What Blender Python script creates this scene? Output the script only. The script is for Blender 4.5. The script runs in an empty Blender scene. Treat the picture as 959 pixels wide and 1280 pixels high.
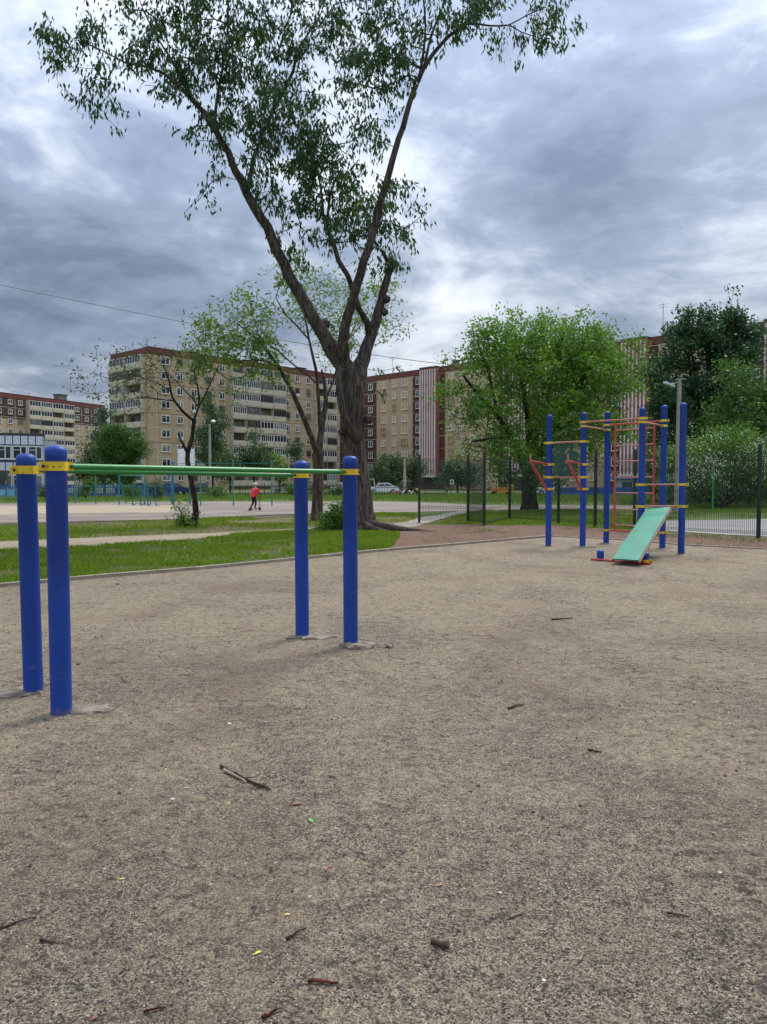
import bpy, bmesh, math, random
import numpy as np
from mathutils import Vector, Matrix

# ------------------------------------------------------------------ camera, sky, sun, exposure
SC = bpy.context.scene
COL = SC.collection
HC, FPX, HORIZON = 1.5, 950.0, 603.0
PITCH = math.atan((640 - HORIZON) / FPX)
cam_data = bpy.data.cameras.new('camera')
cam_data.sensor_fit = 'AUTO'; cam_data.sensor_width = 36.0
cam_data.lens = FPX / 1280.0 * 36.0
cam_data.clip_start = 0.05; cam_data.clip_end = 6000
cam = bpy.data.objects.new('camera', cam_data); COL.objects.link(cam)
cam.location = (0, 0, HC); cam.rotation_euler = (math.pi / 2 - PITCH, 0, 0)
SC.camera = cam

SUN_EL, SUN_AZ = math.radians(52), math.radians(35)      # azimuth clockwise from +Y (the view)
sun_data = bpy.data.lights.new('sun', 'SUN')
sun_data.energy = 2.0; sun_data.angle = math.radians(18); sun_data.color = (1.0, 0.95, 0.87)
sun = bpy.data.objects.new('sun', sun_data); COL.objects.link(sun)
_sd = Vector((math.sin(SUN_AZ) * math.cos(SUN_EL), math.cos(SUN_AZ) * math.cos(SUN_EL), math.sin(SUN_EL)))
sun.rotation_euler = _sd.to_track_quat('Z', 'Y').to_euler()

SC.view_settings.view_transform = 'Standard'; SC.view_settings.look = 'None'
SC.view_settings.gamma = 1.0; SC.view_settings.exposure = 0.78
SC.view_settings.use_curve_mapping = False

def build_world():
    w = bpy.data.worlds.new('World'); SC.world = w; w.use_nodes = True
    nt = w.node_tree; N = nt.nodes; L = nt.links
    N.clear()
    def nd(t, **k):
        n = N.new(t)
        for a, b in k.items(): setattr(n, a, b)
        return n
    def math_(op, a, b=None, c=None):
        n = nd('ShaderNodeMath', operation=op)
        for i, v in enumerate((a, b, c)):
            if v is None: continue
            if isinstance(v, (int, float)): n.inputs[i].default_value = v
            else: L.new(v, n.inputs[i])
        return n.outputs[0]
    out = nd('ShaderNodeOutputWorld')
    sky = nd('ShaderNodeTexSky', sky_type='NISHITA', sun_disc=False)
    sky.sun_elevation = SUN_EL; sky.sun_rotation = SUN_AZ
    sky.air_density = 1.2; sky.dust_density = 2.0
    bg_sky = nd('ShaderNodeBackground'); bg_sky.inputs['Strength'].default_value = 0.09
    L.new(sky.outputs[0], bg_sky.inputs['Color'])
    tc = nd('ShaderNodeTexCoord')
    nv = nd('ShaderNodeVectorMath', operation='NORMALIZE'); L.new(tc.outputs['Generated'], nv.inputs[0])
    sep = nd('ShaderNodeSeparateXYZ'); L.new(nv.outputs[0], sep.inputs[0])
    zc = math_('ADD', math_('MAXIMUM', sep.outputs[2], 0.0), 0.24)
    u = math_('DIVIDE', sep.outputs[0], zc); v = math_('DIVIDE', sep.outputs[1], zc)
    cmb = nd('ShaderNodeCombineXYZ'); L.new(u, cmb.inputs[0]); L.new(v, cmb.inputs[1])
    def noise(scale, detail, rough, dist, off, sx=1.0, sy=1.0, rot=0.0):
        mp = nd('ShaderNodeMapping'); mp.inputs['Location'].default_value = off
        mp.inputs['Scale'].default_value = (sx, sy, 1); mp.inputs['Rotation'].default_value = (0, 0, rot)
        L.new(cmb.outputs[0], mp.inputs[0])
        n = nd('ShaderNodeTexNoise'); n.inputs['Scale'].default_value = scale
        n.inputs['Detail'].default_value = detail; n.inputs['Roughness'].default_value = rough
        n.inputs['Distortion'].default_value = dist
        L.new(mp.outputs[0], n.inputs['Vector'])
        return n.outputs[0]
    big = noise(1.25, 8, 0.55, 0.5, (3.3, 1.2, 0), 1.0, 1.0, 0.3)
    mid = noise(3.6, 9, 0.6, 0.7, (7.1, 4.4, 0), 0.95, 1.0, -0.35)
    lump = noise(7.5, 8, 0.62, 0.2, (1.7, 9.2, 0), 0.9, 1.0, 0.2)
    s = math_('ADD', math_('MULTIPLY', big, 0.66), math_('MULTIPLY', mid, 0.34))
    s = math_('ADD', math_('MULTIPLY', math_('SUBTRACT', s, 0.5), 1.12), math_('ADD', math_('MULTIPLY', math_('SUBTRACT', lump, 0.5), 0.22), 0.492))
    def blob(px, py, wide, gain):                        # a brighter or darker bank of cloud in one direction
        x, y = (px - 479.5) / FPX, (640 - py) / FPX
        d = Vector((x, math.cos(PITCH) + y * math.sin(PITCH), -math.sin(PITCH) + y * math.cos(PITCH))).normalized()
        dp = nd('ShaderNodeVectorMath', operation='DOT_PRODUCT'); L.new(nv.outputs[0], dp.inputs[0]); dp.inputs[1].default_value = d
        g = math_('POWER', math_('MAXIMUM', dp.outputs['Value'], 0.0), 1.0 / (1 - math.cos(math.radians(wide))))
        return math_('MULTIPLY', g, gain)
    for b in SKY_BLOBS: s = math_('ADD', s, blob(*b))
    ramp = nd('ShaderNodeValToRGB'); L.new(s, ramp.inputs[0])
    el = ramp.color_ramp.elements
    el[0].position = 0.30; el[0].color = (0.14, 0.18, 0.27, 1)
    el[1].position = 0.72; el[1].color = (0.90, 0.92, 0.97, 1)
    e = el.new(0.45); e.color = (0.26, 0.32, 0.435, 1)
    e = el.new(0.52); e.color = (0.41, 0.465, 0.57, 1)
    e = el.new(0.60); e.color = (0.62, 0.68, 0.77, 1)
    bg_c = nd('ShaderNodeBackground'); L.new(ramp.outputs[0], bg_c.inputs['Color'])
    # an overcast sky is brightest overhead
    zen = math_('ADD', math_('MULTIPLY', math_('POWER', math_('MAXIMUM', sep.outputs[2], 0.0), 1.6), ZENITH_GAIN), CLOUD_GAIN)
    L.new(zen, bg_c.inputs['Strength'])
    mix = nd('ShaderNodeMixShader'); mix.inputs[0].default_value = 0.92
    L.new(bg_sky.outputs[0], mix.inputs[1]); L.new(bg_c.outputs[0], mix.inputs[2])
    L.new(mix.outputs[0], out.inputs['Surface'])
    w.cycles.sampling_method = 'AUTOMATIC'
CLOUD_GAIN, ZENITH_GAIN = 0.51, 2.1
SKY_BLOBS = [(70, 120, 5, 0.13), (330, 60, 8, 0.10), (0, 40, 6, -0.08), (0, 250, 7, -0.07), (180, 230, 6, -0.06), (560, 420, 5, 0.09),
             (700, 120, 12, -0.005), (940, 40, 10, -0.05), (560, 60, 8, -0.05), (640, 330, 8, -0.01), (800, 300, 8, -0.04), (30, 480, 6, 0.0), (880, 350, 5, 0.06), (60, 340, 6, 0.04)]
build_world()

# ------------------------------------------------------------------ pixel helpers (pixels of the 959 x 1280 photograph -> points of the place)
def ray(px, py):
    x, y = (px - 479.5) / FPX, (640 - py) / FPX
    return Vector((x, math.cos(PITCH) + y * math.sin(PITCH), -math.sin(PITCH) + y * math.cos(PITCH)))
def G(px, py, z=0.0):
    r = ray(px, py); t = (z - HC) / r.z
    return Vector((r.x * t, r.y * t, z))
def P(px, py, Y):
    r = ray(px, py); t = Y / r.y
    return Vector((r.x * t, Y, HC + r.z * t))
def ZA(py, Y): return P(480, py, Y).z

# ------------------------------------------------------------------ object helpers
def tag(o, label=None, cat=None, group=None, kind=None):
    if label: o['label'] = label
    if cat: o['category'] = cat
    if group: o['group'] = group
    if kind: o['kind'] = kind
    return o
def empty(name, loc, label=None, cat=None, group=None, rz=0.0):
    o = bpy.data.objects.new(name, None); COL.objects.link(o)
    o.location = loc; o.rotation_euler = (0, 0, rz); o.empty_display_size = 0.2
    return tag(o, label, cat, group)
def link(name, me, parent=None, loc=None, rz=0.0):
    o = bpy.data.objects.new(name, me); COL.objects.link(o)
    if parent is not None: o.parent = parent
    if loc is not None: o.location = loc
    o.rotation_euler = (0, 0, rz)
    return o
def copy_tree(o, parent=None):
    c = o.copy(); COL.objects.link(c)
    if parent is not None: c.parent = parent
    for ch in list(o.children): copy_tree(ch, c)
    return c

class MB:
    def __init__(self): self.v = []; self.f = []; self.m = []
    def add(self, vs, fs, mi=0):
        b = len(self.v); self.v.extend([tuple(p) for p in vs])
        for f in fs: self.f.append(tuple(i + b for i in f)); self.m.append(mi)
    def box(self, c, s, rz=0.0, mi=0, rx=0.0):
        M = Matrix.Rotation(rz, 3, 'Z') @ Matrix.Rotation(rx, 3, 'X')
        vs = []
        for dz in (-.5, .5):
            for dy in (-.5, .5):
                for dx in (-.5, .5):
                    vs.append(Vector(c) + M @ Vector((dx * s[0], dy * s[1], dz * s[2])))
        self.add(vs, [(0, 2, 3, 1), (4, 5, 7, 6), (0, 1, 5, 4), (2, 6, 7, 3), (0, 4, 6, 2), (1, 3, 7, 5)], mi)
    def rbox(self, c, s, rz=0.0, b=0.006, mi=0):           # box with chamfered edges
        M = Matrix.Rotation(rz, 3, 'Z'); x, y, z = [q / 2 for q in s]
        vs = []; rings = []
        def ring(zz, k):
            i0 = len(vs)
            for px, py in ((-x + k, -y), (x - k, -y), (x, -y + k), (x, y - k), (x - k, y), (-x + k, y), (-x, y - k), (-x, -y + k)):
                vs.append(Vector(c) + M @ Vector((px, py, zz)))
            return list(range(i0, i0 + 8))
        def ring_in(zz, k):
            i0 = len(vs)
            for px, py in ((-x + k, -y + k), (x - k, -y + k), (x - k, -y + k), (x - k, y - k), (x - k, y - k), (-x + k, y - k), (-x + k, y - k), (-x + k, -y + k)):
                vs.append(Vector(c) + M @ Vector((px * 1.0, py, zz)))
            return list(range(i0, i0 + 8))
        r = [ring_in(-z, b), ring(-z + b, b), ring(z - b, b), ring_in(z, b)]
        fs = [tuple(reversed(r[0])), tuple(r[3])]
        for a, d in zip(r, r[1:]):
            for i in range(8): fs.append((a[i], a[(i + 1) % 8], d[(i + 1) % 8], d[i]))
        self.add(vs, fs, mi)
    def tube(self, pts, rad, n=8, caps=True, mi=0, round_end=False):
        pts = [Vector(p) for p in pts]
        if not hasattr(rad, '__len__'): rad = [rad] * len(pts)
        rad = list(rad)
        if round_end:
            d = (pts[-1] - pts[-2]).normalized(); e = pts[-1]; r = rad[-1]
            for k in (0.35, 0.65, 0.88, 0.98):
                pts.append(e + d * r * 0.75 * k); rad.append(r * math.sqrt(max(0.0, 1 - k * k)))
        vs = []; prev = None
        for i, p in enumerate(pts):
            t = (pts[min(i + 1, len(pts) - 1)] - pts[max(i - 1, 0)])
            t = t.normalized() if t.length > 1e-9 else Vector((0, 0, 1))
            if prev is None:
                a = Vector((1, 0, 0)) if abs(t.x) < 0.8 else Vector((0, 1, 0))
                u = (a - t * a.dot(t)).normalized()
            else:
                u = (prev - t * prev.dot(t))
                u = u.normalized() if u.length > 1e-6 else t.orthogonal().normalized()
            prev = u; w = t.cross(u)
            for k in range(n):
                an = 2 * math.pi * k / n
                vs.append(p + (u * math.cos(an) + w * math.sin(an)) * rad[i])
        fs = []
        for i in range(len(pts) - 1):
            for k in range(n):
                a = i * n + k; b = i * n + (k + 1) % n
                fs.append((a, b, b + n, a + n))
        if caps:
            fs.append(tuple(reversed(range(n)))); fs.append(tuple(range((len(pts) - 1) * n, len(pts) * n)))
        self.add(vs, fs, mi)
    def beam(self, p0, p1, w, h, mi=0):                    # rectangular bar, h measured upwards
        p0, p1 = Vector(p0), Vector(p1); t = (p1 - p0).normalized()
        s = t.cross(Vector((0, 0, 1)))
        s = s.normalized() if s.length > 1e-5 else Vector((1, 0, 0))
        up = s.cross(t)
        vs = [q + s * a * w / 2 + up * b * h / 2 for q in (p0, p1) for a, b in ((-1, -1), (1, -1), (1, 1), (-1, 1))]
        self.add(vs, [(3, 2, 1, 0), (4, 5, 6, 7), (0, 1, 5, 4), (1, 2, 6, 5), (2, 3, 7, 6), (3, 0, 4, 7)], mi)
    def prism(self, pts, z0, z1, mi=0):
        n = len(pts); vs = [(p[0], p[1], z0) for p in pts] + [(p[0], p[1], z1) for p in pts]
        fs = [tuple(reversed(range(n))), tuple(range(n, 2 * n))] + [(i, (i + 1) % n, (i + 1) % n + n, i + n) for i in range(n)]
        self.add(vs, fs, mi)
    def lathe(self, prof, c=(0, 0, 0), n=20, mi=0):
        vs = []; c = Vector(c)
        for r, z in prof:
            for k in range(n):
                a = 2 * math.pi * k / n; vs.append(c + Vector((r * math.cos(a), r * math.sin(a), z)))
        fs = []
        for i in range(len(prof) - 1):
            for k in range(n):
                a = i * n + k; b = i * n + (k + 1) % n; fs.append((a, b, b + n, a + n))
        fs.append(tuple(reversed(range(n)))); fs.append(tuple(range((len(prof) - 1) * n, len(prof) * n)))
        self.add(vs, fs, mi)
    def mesh(self, name, mats, smooth=False, origin=None):
        me = bpy.data.meshes.new(name)
        v = self.v if origin is None else [(a - origin[0], b - origin[1], c - origin[2]) for a, b, c in self.v]
        me.from_pydata(v, [], self.f)
        for m in (mats if isinstance(mats, (list, tuple)) else [mats]): me.materials.append(m)
        me.polygons.foreach_set('material_index', self.m)
        if smooth:
            me.polygons.foreach_set('use_smooth', [True] * len(self.f))
            try: me.set_sharp_from_angle(angle=math.radians(42))
            except Exception: pass
        me.update()
        return me
    def build(self, name, mats, parent=None, smooth=False):
        o0 = tuple(parent.location) if parent is not None else None
        return link(name, self.mesh(name, mats, smooth, o0), parent)

def quads_mesh(name, verts, k, mats):                       # verts: (n*k, 3) array, faces of k corners each
    n = len(verts) // k
    me = bpy.data.meshes.new(name)
    me.vertices.add(n * k); me.loops.add(n * k); me.polygons.add(n)
    me.vertices.foreach_set('co', np.asarray(verts, dtype=np.float32).ravel())
    me.loops.foreach_set('vertex_index', np.arange(n * k, dtype=np.int32))
    me.polygons.foreach_set('loop_start', np.arange(0, n * k, k, dtype=np.int32))
    me.polygons.foreach_set('loop_total', np.full(n, k, dtype=np.int32))
    me.materials.append(mats); me.update(); me.validate()
    return me

# ------------------------------------------------------------------ materials
class NT:
    def __init__(self, name):
        self.m = bpy.data.materials.new(name); self.m.use_nodes = True
        self.t = self.m.node_tree; self.t.nodes.clear()
        self.out = self.n('ShaderNodeOutputMaterial'); self.b = self.n('ShaderNodeBsdfPrincipled')
        self.l(self.b.outputs[0], self.out.inputs['Surface'])
        self.tc = self.n('ShaderNodeTexCoord')
    def n(self, t, **k):
        x = self.t.nodes.new(t)
        for a, b in k.items(): setattr(x, a, b)
        return x
    def l(self, a, b): self.t.links.new(a, b)
    def noise(self, scale, detail=4, rough=0.55, dist=0.0, sc=(1, 1, 1), coord='Object', rot=(0, 0, 0)):
        mp = self.n('ShaderNodeMapping'); mp.inputs['Scale'].default_value = sc; mp.inputs['Rotation'].default_value = rot
        self.l(self.tc.outputs[coord], mp.inputs[0])
        x = self.n('ShaderNodeTexNoise'); x.inputs['Scale'].default_value = scale; x.inputs['Detail'].default_value = detail
        x.inputs['Roughness'].default_value = rough; x.inputs['Distortion'].default_value = dist
        self.l(mp.outputs[0], x.inputs['Vector']); return x.outputs[0]
    def ramp(self, fac, stops, interp='LINEAR'):
        r = self.n('ShaderNodeValToRGB'); self.l(fac, r.inputs[0]); r.color_ramp.interpolation = interp
        el = r.color_ramp.elements
        el[0].position, el[0].color = stops[0][0], c4(stops[0][1])
        el[1].position, el[1].color = stops[-1][0], c4(stops[-1][1])
        for p, c in stops[1:-1]: e = el.new(p); e.color = c4(c)
        return r.outputs[0]
    def mix(self, fac, a, b, mode='MIX'):
        x = self.n('ShaderNodeMix', data_type='RGBA', blend_type=mode)
        for i, v in ((0, fac), (6, a), (7, b)):
            if isinstance(v, (int, float)): x.inputs[i].default_value = v
            elif isinstance(v, (tuple, list)): x.inputs[i].default_value = c4(v)
            else: self.l(v, x.inputs[i])
        return x.outputs[2]
    def bump(self, h, strength, dist=0.01, prev=None):
        x = self.n('ShaderNodeBump'); x.inputs['Strength'].default_value = strength; x.inputs['Distance'].default_value = dist
        self.l(h, x.inputs['Height'])
        if prev is not None: self.l(prev, x.inputs['Normal'])
        return x.outputs[0]
    def base(self, c): self.l(c, self.b.inputs['Base Color'])
    def normal(self, c): self.l(c, self.b.inputs['Normal'])
    def setp(self, **k):
        for a, b in k.items(): self.b.inputs[a.replace('_', ' ')].default_value = b
def c4(c):
    if isinstance(c, (int, float)): return (c, c, c, 1)
    return (c[0], c[1], c[2], 1)
MT = {}
def simple(name, col, rough=0.6, var=0.25, scale=3.0, metal=0.0, bump=0.0, dirt=None, dirt_amt=0.5):
    q = NT(name)
    n = q.noise(scale, 6, 0.6)
    lo = tuple(x * (1 - var) for x in col); hi = tuple(min(1, x * (1 + var)) for x in col)
    c = q.ramp(n, [(0.3, lo), (0.7, hi)])
    if dirt:
        d = q.noise(scale * 2.7, 8, 0.65, 0.4)
        f = q.ramp(d, [(0.55, 0.0), (0.72, dirt_amt)])
        c = q.mix(f, c, dirt)
    q.base(c); q.setp(Roughness=rough, Metallic=metal)
    if bump: q.normal(q.bump(q.noise(scale * 8, 5), bump, 0.01))
    MT[name] = q.m; return q.m
def leafmat(name, cols, trans=0.35, rough=0.5, shade=0.0):
    q = NT(name)
    g = q.n('ShaderNodeNewGeometry')
    c = q.ramp(g.outputs['Random Per Island'], [(i / (len(cols) - 1), cc) for i, cc in enumerate(cols)])
    q.base(c); q.setp(Roughness=rough)
    q.b.inputs['Specular IOR Level'].default_value = 0.3
    tr = q.n('ShaderNodeBsdfTranslucent')
    hs = q.n('ShaderNodeHueSaturation'); hs.inputs['Value'].default_value = 1.5; hs.inputs['Saturation'].default_value = 1.1
    q.l(c, hs.inputs['Color']); q.l(hs.outputs[0], tr.inputs['Color'])
    mx = q.n('ShaderNodeMixShader'); mx.inputs[0].default_value = trans
    q.l(q.b.outputs[0], mx.inputs[1]); q.l(tr.outputs[0], mx.inputs[2]); q.l(mx.outputs[0], q.out.inputs['Surface'])
    MT[name] = q.m; return q.m
def painted(name, col, chip=(0.12, 0.10, 0.08), rough=0.38, chip_at=0.66, fade=0.25, dirty=False):
    q = NT(name)
    n = q.noise(2.2, 5, 0.6, 0.3, (1, 1, 0.35))
    c = q.ramp(n, [(0.3, tuple(x * (1 - fade) for x in col)), (0.7, tuple(x * (1 + fade) for x in col))])
    s = q.noise(38, 6, 0.7, 0.2); f = q.ramp(s, [(chip_at, 0.0), (chip_at + 0.03, 1.0)])
    g = q.noise(5, 7, 0.7, 0.5); f2 = q.ramp(g, [(0.52, 0.0), (0.75, 0.35)])
    c = q.mix(f2, c, tuple(0.5 * x + 0.06 for x in col)); c = q.mix(f, c, chip)
    if dirty:                                            # dried mud splashed on the lowest hand's breadth, and scuffs
        sx = q.n('ShaderNodeSeparateXYZ'); q.l(q.tc.outputs['Object'], sx.inputs[0])
        a = q.n('ShaderNodeMath', operation='MULTIPLY_ADD'); q.l(q.noise(14, 6, 0.7), a.inputs[0]); a.inputs[1].default_value = 0.22; a.inputs[2].default_value = -0.07
        s_ = q.n('ShaderNodeMath', operation='SUBTRACT'); q.l(a.outputs[0], s_.inputs[0]); q.l(sx.outputs[2], s_.inputs[1])
        c = q.mix(q.ramp(s_.outputs[0], [(0.0, 0.0), (0.06, 0.75)]), c, (0.20, 0.16, 0.11))
        sc = q.noise(9, 5, 0.65, 1.5, (1, 1, 3.0)); c = q.mix(q.ramp(sc, [(0.64, 0.0), (0.67, 0.5)]), c, (0.10, 0.14, 0.24))
        q.b.inputs['Specular IOR Level'].default_value = 0.35
    q.base(c); q.setp(Roughness=rough)
    q.normal(q.bump(q.noise(60, 4), 0.08, 0.004))
    MT[name] = q.m; return q.m
# ------------------------------------------------------------------ ground materials
def gravel_mat():
    q = NT('playground_gravel')
    vor = q.n('ShaderNodeTexVoronoi'); vor.inputs['Scale'].default_value = 185
    q.l(q.tc.outputs['Object'], vor.inputs['Vector'])
    vor2 = q.n('ShaderNodeTexVoronoi'); vor2.inputs['Scale'].default_value = 95
    q.l(q.tc.outputs['Object'], vor2.inputs['Vector'])
    sp = q.n('ShaderNodeSeparateColor'); q.l(vor.outputs['Color'], sp.inputs[0])
    sp2 = q.n('ShaderNodeSeparateColor'); q.l(vor2.outputs['Color'], sp2.inputs[0])
    grit = q.ramp(sp.outputs[0], [(0.0, (0.03, 0.028, 0.03)), (0.25, (0.10, 0.085, 0.072)), (0.48, (0.29, 0.225, 0.15)), (0.85, (0.43, 0.34, 0.225)), (1.0, (0.62, 0.53, 0.39))])
    sand = q.ramp(sp.outputs[0], [(0.0, (0.14, 0.105, 0.066)), (0.3, (0.36, 0.275, 0.175)), (0.7, (0.46, 0.355, 0.225)), (1.0, (0.58, 0.47, 0.32))])
    patch = q.noise(0.75, 8, 0.62, 0.6)
    fine = q.noise(9, 8, 0.7, 0.3)
    a = q.n('ShaderNodeMath', operation='MULTIPLY_ADD'); q.l(fine, a.inputs[0]); a.inputs[1].default_value = 0.55
    b = q.n('ShaderNodeMath', operation='MULTIPLY'); q.l(patch, b.inputs[0]); b.inputs[1].default_value = 0.55
    q.l(b.outputs[0], a.inputs[2])
    # more dark rubber crumb close to the viewer, paler trodden grit farther out
    sx = q.n('ShaderNodeSeparateXYZ'); q.l(q.tc.outputs['Object'], sx.inputs[0])
    far = q.n('ShaderNodeMapRange'); q.l(sx.outputs[1], far.inputs['Value'])
    far.inputs['From Min'].default_value = 2.0; far.inputs['From Max'].default_value = 9.0
    far.inputs['To Min'].default_value = -0.055; far.inputs['To Max'].default_value = 0.05
    ad = q.n('ShaderNodeMath', operation='ADD'); q.l(a.outputs[0], ad.inputs[0]); q.l(far.outputs[0], ad.inputs[1])
    f = q.ramp(ad.outputs[0], [(0.47, 0.0), (0.61, 1.0)])
    c = q.mix(f, grit, sand)
    crumb = q.noise(26, 6, 0.75, 0.8, (1, 1, 1)); fc = q.ramp(crumb, [(0.56, 0.0), (0.64, 0.75)])
    c = q.mix(fc, c, (0.05, 0.045, 0.045))
    br = q.noise(0.5, 6, 0.6, 0.4, (1.3, 1, 1), rot=(0, 0, 0.7)); fb = q.ramp(br, [(0.50, 0.0), (0.66, 0.5)])
    c = q.mix(fb, c, (0.20, 0.135, 0.085))
    sps = q.ramp(sp2.outputs[1], [(0.994, 0.0), (0.997, 0.7)]); c = q.mix(sps, c, (0.70, 0.66, 0.58))
    st = q.noise(5.5, 8, 0.72, 1.2, (1, 1.7, 1)); fs_ = q.ramp(st, [(0.52, 0.0), (0.70, 0.45)]); c = q.mix(fs_, c, (0.06, 0.052, 0.05))
    cl = q.noise(11, 9, 0.78, 0.6, (1, 1.3, 1)); fc2 = q.ramp(cl, [(0.52, 0.0), (0.58, 0.66)])
    gate = q.ramp(q.noise(1.1, 5, 0.6, 0.4), [(0.40, 0.25), (0.60, 1.0)])
    mu = q.n('ShaderNodeMath', operation='MULTIPLY'); q.l(fc2, mu.inputs[0]); q.l(gate, mu.inputs[1])
    c = q.mix(mu.outputs[0], c, q.mix(0.5, (0.05, 0.045, 0.05), c, 'MULTIPLY'))
    hs = q.n('ShaderNodeHueSaturation'); hs.inputs['Saturation'].default_value = 0.90; hs.inputs['Value'].default_value = 1.10
    q.l(c, hs.inputs['Color']); c = hs.outputs[0]
    q.base(c); q.setp(Roughness=0.92); q.b.inputs['Specular IOR Level'].default_value = 0.15
    n1 = q.bump(vor.outputs['Distance'], 0.9, 0.010)
    n2 = q.bump(q.noise(22, 9, 0.75, 0.3), 1.0, 0.06, n1)
    q.normal(q.bump(q.noise(4.5, 5, 0.6), 0.6, 0.08, n2))
    return q.m
def soil_mat(name, cols, scale=1.2, rot=0.0):
    q = NT(name)
    n = q.noise(scale, 9, 0.68, 0.5)
    k = 1.0 / (len(cols) - 1)
    c = q.ramp(n, [(0.3 + 0.4 * i * k, cc) for i, cc in enumerate(cols)])
    s = q.noise(scale * 30, 6, 0.7); f = q.ramp(s, [(0.48, 0.0), (0.68, 0.55)])
    c = q.mix(f, c, tuple(0.45 * x for x in cols[0]))
    q.base(c); q.setp(Roughness=0.95); q.b.inputs['Specular IOR Level'].default_value = 0.1
    q.normal(q.bump(q.noise(scale * 22, 7, 0.7), 0.7, 0.04)); return q.m
def asphalt_mat(name, col, sandy):
    q = NT(name)
    n = q.noise(0.22, 9, 0.62, 0.8, (1, 1.8, 1)); s = q.noise(40, 6, 0.7)
    c = q.ramp(n, [(0.32, tuple(x * 0.75 for x in col)), (0.5, col), (0.66, sandy)])
    c = q.mix(q.ramp(s, [(0.45, 0.0), (0.7, 0.35)]), c, tuple(x * 0.5 for x in col))
    q.base(c); q.setp(Roughness=0.9); q.normal(q.bump(s, 0.3, 0.01)); return q.m
M_GRAVEL = gravel_mat()
M_GROUND = soil_mat('meadow_ground', [(0.085, 0.075, 0.035), (0.10, 0.125, 0.035), (0.075, 0.115, 0.028), (0.15, 0.125, 0.07)], 0.35)
M_LAWN = soil_mat('lawn_soil', [(0.15, 0.115, 0.065), (0.085, 0.095, 0.03), (0.06, 0.10, 0.022), (0.12, 0.11, 0.05)], 0.55)
M_DRY = soil_mat('dry_lawn', [(0.17, 0.13, 0.085), (0.19, 0.15, 0.095), (0.11, 0.12, 0.04), (0.20, 0.16, 0.10)], 0.5)
M_SOIL = soil_mat('bare_red_soil', [(0.09, 0.058, 0.04), (0.20, 0.125, 0.09), (0.13, 0.082, 0.058), (0.27, 0.185, 0.135)], 1.6)
M_PATH = soil_mat('trodden_path', [(0.24, 0.185, 0.125), (0.35, 0.28, 0.20), (0.29, 0.23, 0.16), (0.38, 0.31, 0.23)], 0.9)
M_CONC_PATH = soil_mat('concrete_path', [(0.25, 0.215, 0.175), (0.33, 0.29, 0.24), (0.28, 0.245, 0.20)], 1.4)
M_COURT = asphalt_mat('court_asphalt', (0.175, 0.14, 0.115), (0.29, 0.235, 0.175))
M_SAND = soil_mat('court_sand', [(0.27, 0.215, 0.145), (0.37, 0.305, 0.215), (0.31, 0.255, 0.18)], 0.4)
M_GREY = asphalt_mat('grey_asphalt', (0.21, 0.20, 0.19), (0.30, 0.28, 0.25))
M_KERB = simple('kerb_concrete', (0.27, 0.225, 0.17), 0.9, 0.3, 4, bump=0.4, dirt=(0.16, 0.12, 0.08))

R = random.Random(7)
def ragged(pts, step, amp, seed, closed=True):
    r = random.Random(seed); out = []
    n = len(pts)
    for i in range(n if closed else n - 1):
        a, b = Vector(pts[i]), Vector(pts[(i + 1) % n]); d = (b - a); L = d.length
        k = max(1, min(120, int(L / step)))
        nn = Vector((-d.y, d.x, 0)).normalized()
        for j in range(k):
            o = 0 if amp == 0 else r.gauss(0, amp)
            out.append(a + d * (j / k) + nn * o)
    return out
def sheet(name, pts, z, mat, step=0.6, amp=0.12, seed=1):
    from mathutils.geometry import tessellate_polygon
    p = [Vector((q.x, q.y, z)) for q in (ragged(pts, step, amp, seed) if amp else [Vector(q) for q in pts])]
    tri = tessellate_polygon([p])
    me = bpy.data.meshes.new(name); me.from_pydata(p, [], [t if (p[t[1]] - p[t[0]]).cross(p[t[2]] - p[t[0]]).z > 0 else (t[0], t[2], t[1]) for t in tri])
    me.materials.append(mat); me.update()
    return tag(link(name, me), kind='structure')
def px_poly(l): return [G(x, y) for x, y in l]
b = MB(); b.add([(-2500, -600, -0.012), (2500, -600, -0.012), (2500, 3000, -0.012), (-2500, 3000, -0.012)], [(0, 1, 2, 3)])
tag(b.build('ground', M_GROUND), kind='structure')
# the gravel yard; its far edge is the kerb
KERB = px_poly([(-160, 747), (-60, 740), (0, 734), (120, 722.5), (250, 712), (320, 705), (420, 695), (490, 688), (560, 682.5), (620, 677), (690, 671)])
KERB2 = px_poly([(690, 671), (745, 673), (800, 677), (860, 682), (960, 687), (1100, 694)])
yard = [Vector((-14, -6, 0))] + KERB + KERB2[1:] + [Vector((16, -6, 0))]
def grid_yard():
    # a fine sheet with real low humps, trimmed to the yard by dropping what lies outside it
    from mathutils.geometry import tessellate_polygon
    poly = [(p.x, p.y) for p in yard]
    sheet('gravel_yard', yard, 0.004, M_GRAVEL, amp=0)
grid_yard()
def strip(line, w, h, z0=-0.05):
    m = MB()
    L = []
    for i, p in enumerate(line):
        t = (line[min(i + 1, len(line) - 1)] - line[max(i - 1, 0)]).normalized(); n = Vector((-t.y, t.x, 0))
        L.append((p - n * w / 2, p + n * w / 2))
    for (a, c), (a2, c2) in zip(L, L[1:]):
        vs = [Vector((q.x, q.y, z)) for z in (z0, h) for q in (a, a2, c2, c)]
        m.add(vs, [(4, 5, 6, 7), (0, 1, 5, 4), (2, 3, 7, 6), (1, 2, 6, 5), (3, 0, 4, 7)])
    return m
def seg(line, step):
    out = []
    for a, c in zip(line, line[1:]):
        k = max(1, int((c - a).length / step)); out += [a + (c - a) * j / k for j in range(k)]
    return out + [line[-1]]
rk = random.Random(3)
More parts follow.
